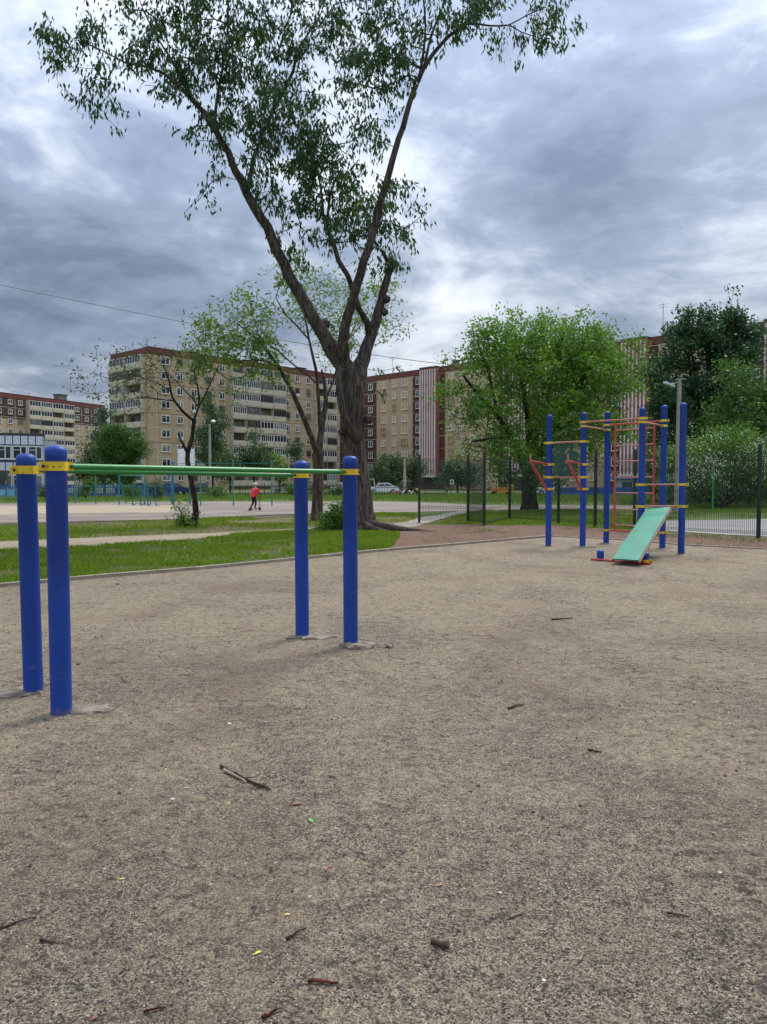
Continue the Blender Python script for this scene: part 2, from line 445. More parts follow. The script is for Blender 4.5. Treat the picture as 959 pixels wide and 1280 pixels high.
KL = [p + Vector((rk.gauss(0, .012), rk.gauss(0, .012), 0)) for p in seg(KERB, 1.0)]
tag(strip(KL, 0.10, 0.055).build('kerb', M_KERB), kind='structure')
KL2 = [p + Vector((rk.gauss(0, .02), rk.gauss(0, .02), 0)) for p in seg(KERB2, 1.0)]
tag(strip(KL2, 0.09, 0.03).build('kerb', M_KERB), kind='structure')
# lawns, paths, court
LAWN = px_poly([(-170, 746), (-60, 738.5), (0, 732.5), (120, 721), (250, 710.5), (320, 703.5), (420, 693.5), (488, 686.5), (500, 668), (460, 663), (380, 662), (300, 668), (160, 675), (0, 684), (-170, 694)])
sheet('lawn', LAWN, -0.004, M_LAWN, 0.5, 0.05, 2)
STRIP2 = px_poly([(-170, 692), (0, 680), (160, 671), (300, 665), (400, 661), (480, 661), (520, 650), (520, 643), (480, 641), (320, 646), (215, 651), (0, 658), (-170, 664)])
sheet('lawn', STRIP2, -0.006, M_DRY, 0.6, 0.08, 4)
PATHPX = px_poly([(-170, 701), (0, 689.5), (90, 686), (160, 681), (235, 674), (300, 668.5), (380, 664), (470, 664), (470, 660), (380, 660.5), (300, 664), (235, 667), (160, 670), (90, 673), (0, 677), (-170, 686)])
sheet('dirt_path', PATHPX, 0.001, M_PATH, 0.4, 0.12, 5)
SOIL = px_poly([(488, 688), (560, 682), (620, 677), (690, 671), (760, 673.5), (860, 681), (960, 686), (1100, 693), (1100, 680), (960, 673), (860, 667), (760, 661), (700, 657), (620, 656.5), (520, 655), (480, 661), (440, 668), (490, 672)])
sheet('bare_soil', SOIL, 0.0, M_SOIL, 0.4, 0.10, 6)
sheet('concrete_path', px_poly([(478, 660.5), (520, 659), (560, 646), (592, 640), (575, 639), (535, 645), (500, 653)]), 0.006, M_CONC_PATH, 0.8, 0.05, 8)
FARLAWN = px_poly([(524, 653), (605, 656), (690, 657), (800, 663), (830, 664), (830, 648), (760, 643), (740, 637.5), (600, 638.5), (590, 641), (560, 648)])
sheet('lawn', FARLAWN, -0.002, M_LAWN, 0.7, 0.1, 9)
sheet('court', px_poly([(-400, 668), (-200, 660), (0, 655), (215, 649.5), (320, 644.5), (480, 640), (540, 639.3), (600, 638), (680, 636.5), (760, 636), (850, 636), (850, 632), (760, 631.5), (680, 631.5), (600, 631.5), (540, 628.5), (480, 627), (280, 627), (0, 629.5), (-400, 632)]), 0.002, M_COURT, 1.2, 0.10, 10)
sheet('sandy_court_end', px_poly([(-300, 652), (-150, 648), (0, 643.5), (120, 641.5), (205, 641), (225, 636), (215, 631.5), (0, 632.5), (-300, 636)]), 0.007, M_SAND, 0.8, 0.2, 11)
sheet('bare_soil', px_poly([(-170, 667), (0, 660), (120, 656), (215, 653.5), (320, 648), (440, 643.5), (500, 642), (440, 640.5), (320, 644.5), (215, 648.8), (0, 653.5), (-170, 659)]), 0.009, soil_mat('court_edge_soil', [(0.07, 0.05, 0.04), (0.14, 0.105, 0.08), (0.10, 0.075, 0.058), (0.20, 0.15, 0.12)], 1.2), 0.4, 0.12, 15)
tag(strip(seg(px_poly([(-200, 661), (0, 656), (215, 650.3), (320, 645.2), (440, 641.3)]), 1.2), 0.16, 0.05).build('kerb', simple('court_kerb', (0.22, 0.18, 0.16), 0.9, 0.35, 2)), kind='structure')
sheet('grey_yard', px_poly([(800, 652), (850, 650.5), (960, 649), (1150, 650), (1250, 690), (1100, 680), (960, 671), (860, 665.5), (800, 661)]), 0.003, M_GREY, 0.8, 0.08, 12)
sheet('drive', px_poly([(-500, 617.5), (500, 617), (1500, 617.5), (1500, 615.0), (500, 614.6), (-500, 615.0)]), 0.003, asphalt_mat('dark_drive', (0.09, 0.085, 0.08), (0.14, 0.12, 0.10)), 8, 0.2, 13)

# ------------------------------------------------------------------ grass blades (nobody could count them)
def vnoise(x, y, s, seed):
    r = np.random.RandomState(seed); T = r.rand(64, 64)
    u, v = x / s, y / s; i, j = np.floor(u).astype(int), np.floor(v).astype(int); fu, fv = u - i, v - j
    fu = fu * fu * (3 - 2 * fu); fv = fv * fv * (3 - 2 * fv)
    g = lambda a, c: T[a % 64, c % 64]
    return (g(i, j) * (1 - fu) + g(i + 1, j) * fu) * (1 - fv) + (g(i, j + 1) * (1 - fu) + g(i + 1, j + 1) * fu) * fv
def inside(x, y, poly):
    c = np.zeros(len(x), bool); n = len(poly)
    for i in range(n):
        x0, y0, x1, y1 = poly[i].x, poly[i].y, poly[(i + 1) % n].x, poly[(i + 1) % n].y
        if y0 == y1: continue
        c ^= ((y0 > y) != (y1 > y)) & (x < (x1 - x0) * (y - y0) / (y1 - y0) + x0)
    return c
def grass(name, poly, n, h, w, mat, seed, patch=(1.6, 0.35), xr=None, label=None, z=0.0, lean=0.45):
    r = np.random.RandomState(seed)
    xs = [p.x for p in poly]; ys = [p.y for p in poly]
    x0, x1 = (min(xs), max(xs)) if xr is None else xr
    x = r.uniform(x0, x1, n * 4); y = r.uniform(min(ys), max(ys), n * 4)
    d = 0.6 * vnoise(x, y, patch[0], seed) + 0.4 * vnoise(x, y, patch[0] * 0.3, seed + 1)
    keep = inside(x, y, poly) & ~inside(x, y, PATHPX) & (r.rand(n * 4) < np.clip((d - patch[1]) * 3.2, 0.0, 1))
    x, y, d = x[keep][:n], y[keep][:n], d[keep][:n]; m = len(x)
    hh = h * r.uniform(0.45, 1.25, m) * (0.55 + 0.8 * d); ww = w * r.uniform(0.6, 1.3, m)
    a = r.uniform(0, 2 * np.pi, m); t = r.uniform(0, 2 * np.pi, m); ln = np.abs(r.normal(0, lean, m)) * hh
    ca, sa = np.cos(a), np.sin(a)
    V = np.zeros((m, 4, 3))
    V[:, 0] = np.c_[x - ca * ww / 2, y - sa * ww / 2, np.full(m, z)]
    V[:, 1] = np.c_[x + ca * ww / 2, y + sa * ww / 2, np.full(m, z)]
    mx, my = x + np.cos(t) * ln * 0.4, y + np.sin(t) * ln * 0.4
    V[:, 2] = np.c_[mx + ca * ww * 0.35, my + sa * ww * 0.35, z + hh * 0.62]
    V[:, 3] = np.c_[x + np.cos(t) * ln, y + np.sin(t) * ln, z + hh]
    o = link(name, quads_mesh(name, V.reshape(-1, 3), 4, mat))
    return tag(o, label, 'grass', kind='stuff')
M_GR = leafmat('grass_blades', [(0.06, 0.14, 0.008), (0.14, 0.25, 0.014), (0.10, 0.19, 0.012), (0.20, 0.30, 0.022), (0.25, 0.25, 0.05), (0.07, 0.15, 0.010)], 0.3, 0.6)
M_GRF = leafmat('far_grass_blades', [(0.07, 0.14, 0.018), (0.10, 0.18, 0.024), (0.14, 0.18, 0.045), (0.09, 0.16, 0.022)], 0.3, 0.6)
grass('grass', LAWN, 110000, 0.085, 0.013, M_GR, 1, (1.7, 0.38), (-10.5, 1.0), 'bright green grass growing just beyond the kerb')
grass('dry_grass', LAWN, 16000, 0.06, 0.012, leafmat('dry_grass_blades', [(0.28, 0.23, 0.11), (0.36, 0.30, 0.15), (0.22, 0.20, 0.08)], 0.2, 0.7), 31, (1.9, 0.42), (-10.5, 1.0), 'straw-coloured dry grass among the green beyond the kerb', lean=0.9)
grass('dry_grass', STRIP2, 9000, 0.07, 0.018, bpy.data.materials['dry_grass_blades'], 32, (2.4, 0.42), (-16, 2.0), 'straw-coloured dry grass between the path and the court', lean=0.9)
grass('clover', LAWN, 16000, 0.06, 0.045, M_GR, 21, (0.8, 0.48), (-10.5, 1.0), 'broad-leaved weeds in the grass beyond the kerb', lean=0.9)
grass('grass', STRIP2, 36000, 0.10, 0.018, M_GR, 2, (2.2, 0.40), (-16, 2.0), 'patchy grass strip between the trodden path and the court')
grass('grass', FARLAWN, 30000, 0.10, 0.018, M_GR, 3, (2.0, 0.30), None, 'dark green grass behind the wire mesh fence')
grass('grass', SOIL, 7000, 0.06, 0.016, M_GRF, 4, (1.5, 0.56), (1.0, 14), 'thin grass tufts scattered on the bare reddish soil')
grass('grass', px_poly([(440, 668), (500, 672), (488, 686), (400, 694), (330, 700)]), 9000, 0.12, 0.013, M_GR, 8, (1.0, 0.32), None, 'longer grass in front of the big trunk')
FAR1 = px_poly([(-250, 631), (0, 628.5), (280, 626), (480, 626), (540, 627.5), (600, 630.5), (760, 631), (860, 632.5), (1100, 634), (1100, 619), (860, 618), (500, 617), (0, 618), (-250, 618)])
grass('grass', FAR1, 60000, 0.28, 0.055, M_GRF, 5, (5, 0.12), (-50, 45), 'strip of tall grass beyond the court')
GR6 = px_poly([(830, 650), (860, 648.5), (960, 647.5), (1100, 648), (1100, 633), (960, 632), (850, 632)])
grass('grass', GR6, 16000, 0.14, 0.028, M_GRF, 6, (3, 0.25), None, 'rough grass under the white flowering bush')

# ------------------------------------------------------------------ loose crumbs and pebbles lying on the yard
def pebbles(name, n, y0, y1, s0, s1, seed, label, mat, power=1.6):
    r = np.random.RandomState(seed)
    y = y0 + (y1 - y0) * r.rand(n) ** power; x = r.uniform(-0.56, 0.56, n) * (y + 0.4)
    s = s0 + (s1 - s0) * r.rand(n) ** 2.2
    a = r.uniform(0, 6.28, n); e = r.uniform(0.55, 1.0, n); hz = s * r.uniform(0.3, 0.75, n)
    V = np.zeros((n, 4, 3, 3)); c, sn = np.cos(a), np.sin(a)
    cor = []
    for k, (u, v) in enumerate(((1, 0), (0, 1), (-1, 0), (0, -1))):
        j = r.uniform(0.7, 1.25, n)
        px, py = u * s * j, v * s * e * j
        cor.append(np.c_[x + c * px - sn * py, y + sn * px + c * py, np.full(n, 0.002)])
    top = np.c_[x + r.normal(0, .25, n) * s, y + r.normal(0, .25, n) * s, 0.004 + hz]
    vs = np.stack(cor + [top], 1).reshape(-1, 3)
    fs = np.array([[0, 1, 4], [1, 2, 4], [2, 3, 4], [3, 0, 4]])
    F = (np.arange(n)[:, None, None] * 5 + fs[None]).reshape(-1, 3)
    me = bpy.data.meshes.new(name)
    me.vertices.add(len(vs)); me.loops.add(F.size); me.polygons.add(len(F))
    me.vertices.foreach_set('co', vs.astype(np.float32).ravel()); me.loops.foreach_set('vertex_index', F.astype(np.int32).ravel())
    me.polygons.foreach_set('loop_start', np.arange(0, F.size, 3, dtype=np.int32)); me.polygons.foreach_set('loop_total', np.full(len(F), 3, dtype=np.int32))
    me.materials.append(mat); me.update()
    return tag(link(name, me), label, 'gravel', kind='stuff')
M_PEB = leafmat('loose_crumbs', [(0.03, 0.03, 0.04), (0.07, 0.065, 0.07), (0.12, 0.11, 0.11), (0.26, 0.22, 0.17), (0.40, 0.33, 0.235), (0.19, 0.155, 0.125), (0.52, 0.45, 0.34)], 0.0, 0.85)
pebbles('loose_gravel', 90000, 1.9, 9.0, 0.0018, 0.0058, 11, 'dark and pale gravel crumbs strewn over the yard', M_PEB)
pebbles('litter_and_bump_shade', 15000, 2.0, 19, 0.004, 0.017, 12, 'dark bark crumbs strewn over the yard, many standing in for shaded bumps', leafmat('crumb_and_shade_dark', [(0.03, 0.024, 0.02), (0.06, 0.046, 0.036), (0.10, 0.075, 0.052), (0.16, 0.12, 0.08)], 0.0, 0.9), 1.25)  # bark crumbs, thickened so their dark colour imitates the shaded fronts of bumps
# ------------------------------------------------------------------ parallel bars
M_BLUE = painted('blue_paint', (0.008, 0.047, 0.27), (0.05, 0.06, 0.09), 0.5, 0.69, dirty=True)
M_YEL = painted('yellow_paint', (0.72, 0.50, 0.02), (0.06, 0.045, 0.03), 0.45, 0.59)
M_GREENP = painted('green_paint', (0.022, 0.21, 0.035), (0.10, 0.12, 0.08), 0.4, 0.66)
M_RED = painted('red_paint', (0.50, 0.06, 0.055), (0.35, 0.20, 0.15), 0.45, 0.63)
M_FADED = painted('worn_red_paint', (0.42, 0.13, 0.09), (0.45, 0.38, 0.33), 0.45, 0.55)
M_TEALB = painted('teal_board_paint', (0.016, 0.215, 0.125), (0.13, 0.33, 0.26), 0.55, 0.60)
M_BOLT = simple('dark_bolt', (0.03, 0.025, 0.02), 0.5, 0.3, 20)
M_FOOT = simple('footing_concrete', (0.22, 0.18, 0.135), 0.95, 0.5, 9, bump=1.0, dirt=(0.09, 0.075, 0.055), dirt_amt=0.9)
M_STEEL = simple('worn_steel', (0.35, 0.33, 0.30), 0.4, 0.3, 8, metal=0.6)

def post(parent, base, ztop, r, lean=(0, 0), name='post'):
    b = MB(); z0 = base.z - 0.12; H = ztop - 0.035
    pts = []; rad = []
    prof = [(r, z0), (r, 0.5 * (z0 + H)), (r, H - 0.05), (r * 1.02, H - 0.048), (r * 1.02, H), (r * 0.96, H + 0.012), (r * 0.80, H + 0.026), (r * 0.5, H + 0.034), (r * 0.1, H + 0.036)]
    vs = []; n = 28
    for rr, z in prof:
        cx = base.x + lean[0] * (z - base.z); cy = base.y + lean[1] * (z - base.z)
        for k in range(n):
            a = 2 * math.pi * k / n; vs.append((cx + rr * math.cos(a), cy + rr * math.sin(a), z))
    fs = [(i * n + k, i * n + (k + 1) % n, (i + 1) * n + (k + 1) % n, (i + 1) * n + k) for i in range(len(prof) - 1) for k in range(n)]
    fs.append(tuple(range((len(prof) - 1) * n, len(prof) * n)))
    b.add(vs, fs)
    return b.build(name, M_BLUE, parent, True)
def clamp(parent, c, r, h, d, flange=0.035, lean=(0, 0)):
    """a two-piece yellow collar; its flanges lie along the flat direction d"""
    d = Vector((d[0], d[1], 0)).normalized(); s = Vector((-d.y, d.x, 0)); c = Vector(c)
    R1 = r + 0.006; w = 0.016; out = []; n = 14
    a0 = math.asin(min(0.9, w / R1))
    for k in range(n + 1):
        a = a0 + (math.pi - 2 * a0) * k / n; out.append(c + d * R1 * math.cos(a) + s * R1 * math.sin(a))
    out += [c - d * (R1 + flange) + s * w, c - d * (R1 + flange) - s * w]
    for k in range(n + 1):
        a = math.pi + a0 + (math.pi - 2 * a0) * k / n; out.append(c + d * R1 * math.cos(a) + s * R1 * math.sin(a))
    out += [c + d * (R1 + flange) - s * w, c + d * (R1 + flange) + s * w]
    b = MB(); b.prism([(p.x, p.y) for p in out], c.z - h / 2, c.z + h / 2)
    o = b.build('clamp', M_YEL, parent, False)
    for sg in (-1, 1):
        q = c + d * sg * (R1 + flange * 0.55)
        m = MB(); m.tube([q - s * (w + 0.009), q + s * (w + 0.009)], 0.010, 8)
        link('bolt', m.mesh('bolt', M_BOLT, True, tuple(parent.location)), o)
    return o
def footing(parent, c, rx, ry, h, seed, dx=0, dy=0):
    r = random.Random(seed); b = MB(); n = 22; vs = []; rings = ((1.0, -0.03), (0.97, h * 0.5), (0.84, h * 0.95), (0.5, h * 1.02))
    ph = [1 + r.gauss(0, 0.13) for _ in range(n)]
    for k, z in rings:
        for i in range(n):
            a = 2 * math.pi * i / n; f = ph[i] * k * (1 + r.gauss(0, 0.05))
            vs.append((c.x + dx + rx * f * math.cos(a), c.y + dy + ry * f * math.sin(a), max(-0.03, z + (r.gauss(0, h * 0.15) if z > 0 else 0))))
    vs.append((c.x + dx, c.y + dy, h))
    fs = [(i * n + k, i * n + (k + 1) % n, (i + 1) * n + (k + 1) % n, (i + 1) * n + k) for i in range(3) for k in range(n)]
    fs += [(3 * n + k, 3 * n + (k + 1) % n, 4 * n) for k in range(n)]
    b.add(vs, fs); return b.build('footing', M_FOOT, parent, False)

A, B_, C, D = G(42, 866), G(77, 892), G(378, 797), G(438.5, 808)
pb = empty('parallel_bars', (A + B_ + C + D) / 4, 'blue parallel bars with two green rails and yellow clamps standing on the gravel', 'parallel bars')
zt = {0: ZA(567, A.y), 1: ZA(557, B_.y), 2: ZA(576, C.y), 3: ZA(570, D.y)}
zc = {0: ZA(587.5, A.y), 1: ZA(583, B_.y), 2: ZA(594, C.y), 3: ZA(590, D.y)}
leans = [(-0.014, 0), (-0.005, 0), (-0.004, 0), (-0.002, 0)]
RP = 0.066
heads = []
for i, q in enumerate((A, B_, C, D)):
    post(pb, q, zt[i], RP, leans[i])
    heads.append(Vector((q.x + leans[i][0] * zc[i], q.y, zc[i])))
for i, j in ((1, 3), (0, 2)):
    d = (heads[j] - heads[i]); dn = Vector((d.x, d.y, 0)).normalized()
    clamp(pb, heads[i], RP, 0.058, dn); clamp(pb, heads[j], RP, 0.052, dn)
    t = MB(); t.tube([heads[i] + dn * (RP + 0.02), heads[j] - dn * (RP + 0.02)], 0.0205, 16); t.build('rail', M_GREENP, pb, True)
footing(pb, D, 0.18, 0.13, 0.04, 1, 0.07, -0.03); footing(pb, C, 0.22, 0.13, 0.028, 2, 0.05, -0.02)
footing(pb, B_, 0.17, 0.10, 0.022, 3, 0.15, 0.05); footing(pb, A, 0.17, 0.10, 0.026, 4, -0.09, -0.03)

# ------------------------------------------------------------------ climbing frame
P1, P2, P3, P4, P5, P6 = G(685.5, 683), G(728.3, 684), G(757.8, 680), G(801, 690), G(828, 686), G(851.5, 692.5)
cf = empty('climbing_frame', Vector((5.4, 17.2, 0)), 'blue climbing frame with red wall bars, yellow clamps and a teal sliding board', 'climbing frame')
RQ = 0.068
tops = [518.5, 515.5, 514.5, 509.5, 506.5, 503.5]
for q, t in zip((P1, P2, P3, P4, P5, P6), tops): post(cf, q, ZA(t, q.y), RQ)
def bar(a, c, za, zc_, r=0.02, mat=None, h=0.05, pad=0.0, cl=(True, True)):
    d = Vector((c.x - a.x, c.y - a.y, 0)).normalized()
    pa = Vector((a.x, a.y, za)); pc = Vector((c.x, c.y, zc_))
    if cl[0]: clamp(cf, pa, RQ, h, d, 0.05)
    if cl[1]: clamp(cf, pc, RQ, h, d, 0.05)
    t = MB(); t.tube([pa + d * (RQ + 0.02), pc - d * (RQ + 0.02)], r, 10); t.build('bar', mat or M_FADED, cf, True)
bar(P2, P4, 2.885, 2.87); bar(P2, P3, 2.79, 2.77); bar(P3, P5, 2.885, 2.885, mat=M_RED); bar(P4, P5, 2.79, 2.77)
bar(P3, P5, 0.34, 0.37, mat=M_RED)
bar(P1, P2, 2.42, 2.44); bar(P1, P2, 1.62, 1.62)
bar(P4, P6, 1.45, 1.455); bar(P4, P6, 0.985, 1.0)
# wall bars between P3 and P5
d35 = (P5 - P3); d35.z = 0
la, lb = P3 + d35 * 0.15, P3 + d35 * 0.84
wb = MB()
for q in (la, lb): wb.tube([Vector((q.x, q.y, 0.36)), Vector((q.x, q.y, 2.90))], 0.026, 10)
wbo = wb.build('ladder_frame', M_RED, cf, True)
for z in (2.74, 2.37, 2.0, 1.62, 1.25, 0.86, 0.48):
    t = MB(); t.tube([Vector((la.x, la.y, z)), Vector((lb.x, lb.y, z))], 0.0165, 8); t.build('rung', M_FADED, cf, True)
# pull handles on P1 and P2
for q, ex, in ((P1, 663.5), (P2, 710.2)):
    e = P(ex, 575.8, q.y - 0.55); z1 = ZA(580.6, q.y); z0 = ZA(611.3, q.y)
    d = Vector((e.x - q.x, e.y - q.y, 0)).normalized()
    clamp(cf, Vector((q.x, q.y, z1)), RQ, 0.05, (1, -0.1), 0.05); clamp(cf, Vector((q.x, q.y, z0)), RQ, 0.05, (1, -0.1), 0.05)
    t = MB(); t.tube([Vector((q.x, q.y, z1)) + d * (RQ + 0.005), e], 0.023, 10)
    t.tube([e + Vector((0, 0, -0.02)), Vector((q.x, q.y, z0)) + d * (RQ + 0.03) ], 0.030, 10)
    t.build('dip_handle', M_RED, cf, True)
    t = MB(); t.tube([e - Vector((0, 0, 0.02)), e + Vector((-0.004, 0, 0.13))], 0.019, 10, round_end=True); t.build('grip', M_FADED, cf, True)
# painted target board hung between P1 and P2
def board_mat():
    q = NT('dark_green_board')
    n = q.noise(3, 5, 0.6); c = q.ramp(n, [(0.3, (0.008, 0.055, 0.035)), (0.7, (0.014, 0.085, 0.05))])
    f = q.ramp(q.noise(7.5, 3, 0.5, 0.8, (1.2, 1, 0.8)), [(0.60, 0.0), (0.64, 0.85)])
    c = q.mix(f, c, (0.24, 0.22, 0.07))
    f = q.ramp(q.noise(6.3, 2, 0.5, 0.6, (1, 1, 1), rot=(0.4, 0.2, 0)), [(0.66, 0.0), (0.68, 0.9)]); c = q.mix(f, c, (0.30, 0.14, 0.05))
    q.base(c); q.setp(Roughness=0.5); return q.m
d12 = (P2 - P1); d12.z = 0; dn = d12.normalized(); nn = Vector((dn.y, -dn.x, 0))
bb = MB(); cb = P1 + d12 * 0.47; bb.rbox((cb.x - nn.x * 0.045, cb.y - nn.y * 0.045, 2.005), (0.60, 0.022, 0.80), math.atan2(dn.y, dn.x), 0.004)
brd = bb.build('board', board_mat(), cf); tag(brd, 'dark green board with worn yellow painted shapes')
# sliding board and its low stub posts
S1, S2 = G(750.5, 701), G(807, 705.5)
for q, t in ((S1, 687.5), (S2, 690.3)): post(cf, q, ZA(t, q.y), 0.066, name='stub_post')
ds = (S2 - S1); ds.z = 0; dsn = ds.normalized()
sb = MB(); sb.tube([Vector((S1.x - .05, S1.y - .09, 0.03)) - dsn * 0.16, Vector((S2.x - .05, S2.y - .09, 0.03)) + dsn * 0.10], 0.022, 10); sb.build('bar', M_RED, cf, True)
clamp(cf, Vector((S2.x, S2.y, 0.055)), 0.066, 0.07, dsn, 0.06)
tl, tr, bl = P(810.5, 632.5, 16.40), P(839.3, 632.5, 16.02), G(765.5, 698.2, 0.115)
br_ = bl + (tr - tl)
up = ((tr - tl).cross(bl - tl)).normalized()
up = up if up.z > 0 else -up
k = MB(); th = up * -0.022
vs = [tl, tr, br_, bl, tl + th, tr + th, br_ + th, bl + th]
k.add(vs, [(0, 3, 2, 1), (4, 5, 6, 7), (0, 1, 5, 4), (1, 2, 6, 5), (2, 3, 7, 6), (3, 0, 4, 7)])
sld = k.build('slide_board', M_TEALB, cf); tag(sld, 'teal painted wooden sliding board')
k = MB(); off = up * -0.045
k.beam(tr + off, br_ + off, 0.03, 0.035); k.beam(tl + off, bl + off, 0.03, 0.035)
k.build('slide_beam', simple('rust_red_beam', (0.26, 0.09, 0.06), 0.6, 0.3, 5), cf)
footing(cf, P2, 0.30, 0.20, 0.025, 9, 0.05, -0.06); footing(cf, P3, 0.14, 0.12, 0.03, 10); footing(cf, P5, 0.16, 0.12, 0.02, 12)
# ------------------------------------------------------------------ trees
def bark_mat(name, dark, light, ridge=1.0, moss=None):
    q = NT(name)
    n = q.noise(13, 8, 0.72, 0.8, (1, 1, 0.13)); m = q.noise(1.3, 4, 0.6)
    c = q.ramp(n, [(0.34, tuple(x * .75 for x in dark)), (0.44, dark), (0.54, tuple(0.45 * (a + b) for a, b in zip(dark, light))), (0.64, light)])
    if moss: c = q.mix(q.ramp(m, [(0.5, 0.0), (0.7, 0.5)]), c, moss)
    q.base(c); q.setp(Roughness=0.95); q.b.inputs['Specular IOR Level'].default_value = 0.1
    q.normal(q.bump(n, 1.0, 0.09 * ridge)); return q.m
M_BARK = bark_mat('furrowed_bark', (0.045, 0.037, 0.031), (0.185, 0.15, 0.122))
M_BARK2 = bark_mat('grey_bark', (0.06, 0.045, 0.035), (0.21, 0.165, 0.13))
M_BARKD = bark_mat('dark_bark', (0.02, 0.016, 0.013), (0.09, 0.07, 0.055))
LF_BIG = leafmat('dark_drooping_leaves', [(0.018, 0.048, 0.016), (0.032, 0.075, 0.022), (0.052, 0.108, 0.030), (0.024, 0.060, 0.022), (0.075, 0.140, 0.036)], 0.38, 0.45)
LF_LIGHT = leafmat('fresh_green_leaves', [(0.09, 0.17, 0.03), (0.15, 0.25, 0.045), (0.075, 0.145, 0.025), (0.21, 0.29, 0.065)], 0.4, 0.5)
LF_BRIGHT = leafmat('maple_leaves', [(0.05, 0.125, 0.016), (0.085, 0.18, 0.022), (0.12, 0.225, 0.03), (0.065, 0.145, 0.018), (0.16, 0.26, 0.04)], 0.4, 0.5)
LF_DARK = leafmat('poplar_leaves', [(0.018, 0.055, 0.020), (0.038, 0.090, 0.032), (0.062, 0.120, 0.046), (0.026, 0.070, 0.024)], 0.25, 0.45)
LF_MID = leafmat('mid_green_leaves', [(0.03, 0.08, 0.014), (0.05, 0.115, 0.02), (0.08, 0.155, 0.028), (0.04, 0.095, 0.016)], 0.35, 0.5)
LF_LILAC = leafmat('lilac_leaves', [(0.06, 0.13, 0.024), (0.09, 0.18, 0.034), (0.13, 0.22, 0.05), (0.045, 0.10, 0.02)], 0.35, 0.5)
LF_SHRUB = leafmat('shrub_leaves', [(0.022, 0.052, 0.016), (0.04, 0.08, 0.022), (0.065, 0.11, 0.034), (0.028, 0.062, 0.018)], 0.3, 0.5)
LF_WHITE = leafmat('white_blossom', [(0.62, 0.63, 0.55), (0.75, 0.74, 0.66), (0.45, 0.52, 0.33)], 0.3, 0.6)
LF_SMALL = leafmat('sparse_dark_leaves', [(0.03, 0.06, 0.015), (0.055, 0.09, 0.022), (0.075, 0.115, 0.03)], 0.3, 0.5)

class Wood:
    def __init__(self, cap=60000):
        self.p = np.zeros((cap, 3)); self.par = np.full(cap, -1, int); self.fix = np.zeros(cap); self.n = 0
    def add(self, p, par, fix=0.0):
        i = self.n; self.p[i] = p; self.par[i] = par; self.fix[i] = fix; self.n += 1; return i
    def nearest(self, q, up=0.0):
        d = self.p[:self.n] - q; k = (d * d).sum(1)
        if up: k = k * (1 + up * np.clip(d[:, 2] / (np.sqrt(k) + 1e-6), 0, 1))
        return int(np.argmin(k))
def limb(w, pts, radii, step, rng, wob=0.02, root=False):
    """a limb as a chain of nodes; it grows out of the nearest node already there"""
    pts = [Vector(p) for p in pts]
    par = -1 if root else w.nearest(np.array(pts[0]), 0.0)
    L = []
    for i in range(len(pts) - 1):
        k = max(1, int((pts[i + 1] - pts[i]).length / step))
        p0, p1, p2, p3 = pts[max(i - 1, 0)], pts[i], pts[i + 1], pts[min(i + 2, len(pts) - 1)]
        for j in range(k):
            t = j / k; t2, t3 = t * t, t * t * t
            q = 0.5 * ((2 * p1) + (p2 - p0) * t + (2 * p0 - 5 * p1 + 4 * p2 - p3) * t2 + (3 * p1 - p0 - 3 * p2 + p3) * t3)
            L.append((q, radii[i] * (1 - t) + radii[i + 1] * t))
    L.append((pts[-1], radii[-1]))
    ids = []
    for k, (q, r) in enumerate(L):
        if k and not root: q = q + Vector((rng.gauss(0, wob), rng.gauss(0, wob), rng.gauss(0, wob))) * min(1, r * 8)
        par = w.add(np.array(q), par, r); ids.append(par)
    return ids
def grow(w, tips, rng, step=0.35, bend=0.18, up=0.6):
    tips = np.asarray(tips); n0 = w.n
    d0 = np.array([((w.p[:n0] - t) ** 2).sum(1).min() for t in tips]); ends = []
    for t in tips[np.argsort(d0)]:
        a = w.nearest(t, up); pa = w.p[a].copy(); v = t - pa; L = np.linalg.norm(v)
        if L < 0.02: ends.append((a, v)); continue
        k = max(1, int(L / step)); side = np.array([rng.gauss(0, 1), rng.gauss(0, 1), rng.gauss(0.4, 1)]); side = side / np.linalg.norm(side) * L * bend
        par = a
        for j in range(1, k + 1):
            s = j / k; q = pa + v * s + side * math.sin(math.pi * s) * 0.5
            if j < k: q = q + np.array([rng.gauss(0, 1), rng.gauss(0, 1), rng.gauss(0, 1)]) * 0.025 * L / k * 2
            par = w.add(q, par)
        ends.append((par, v / L))
    return ends
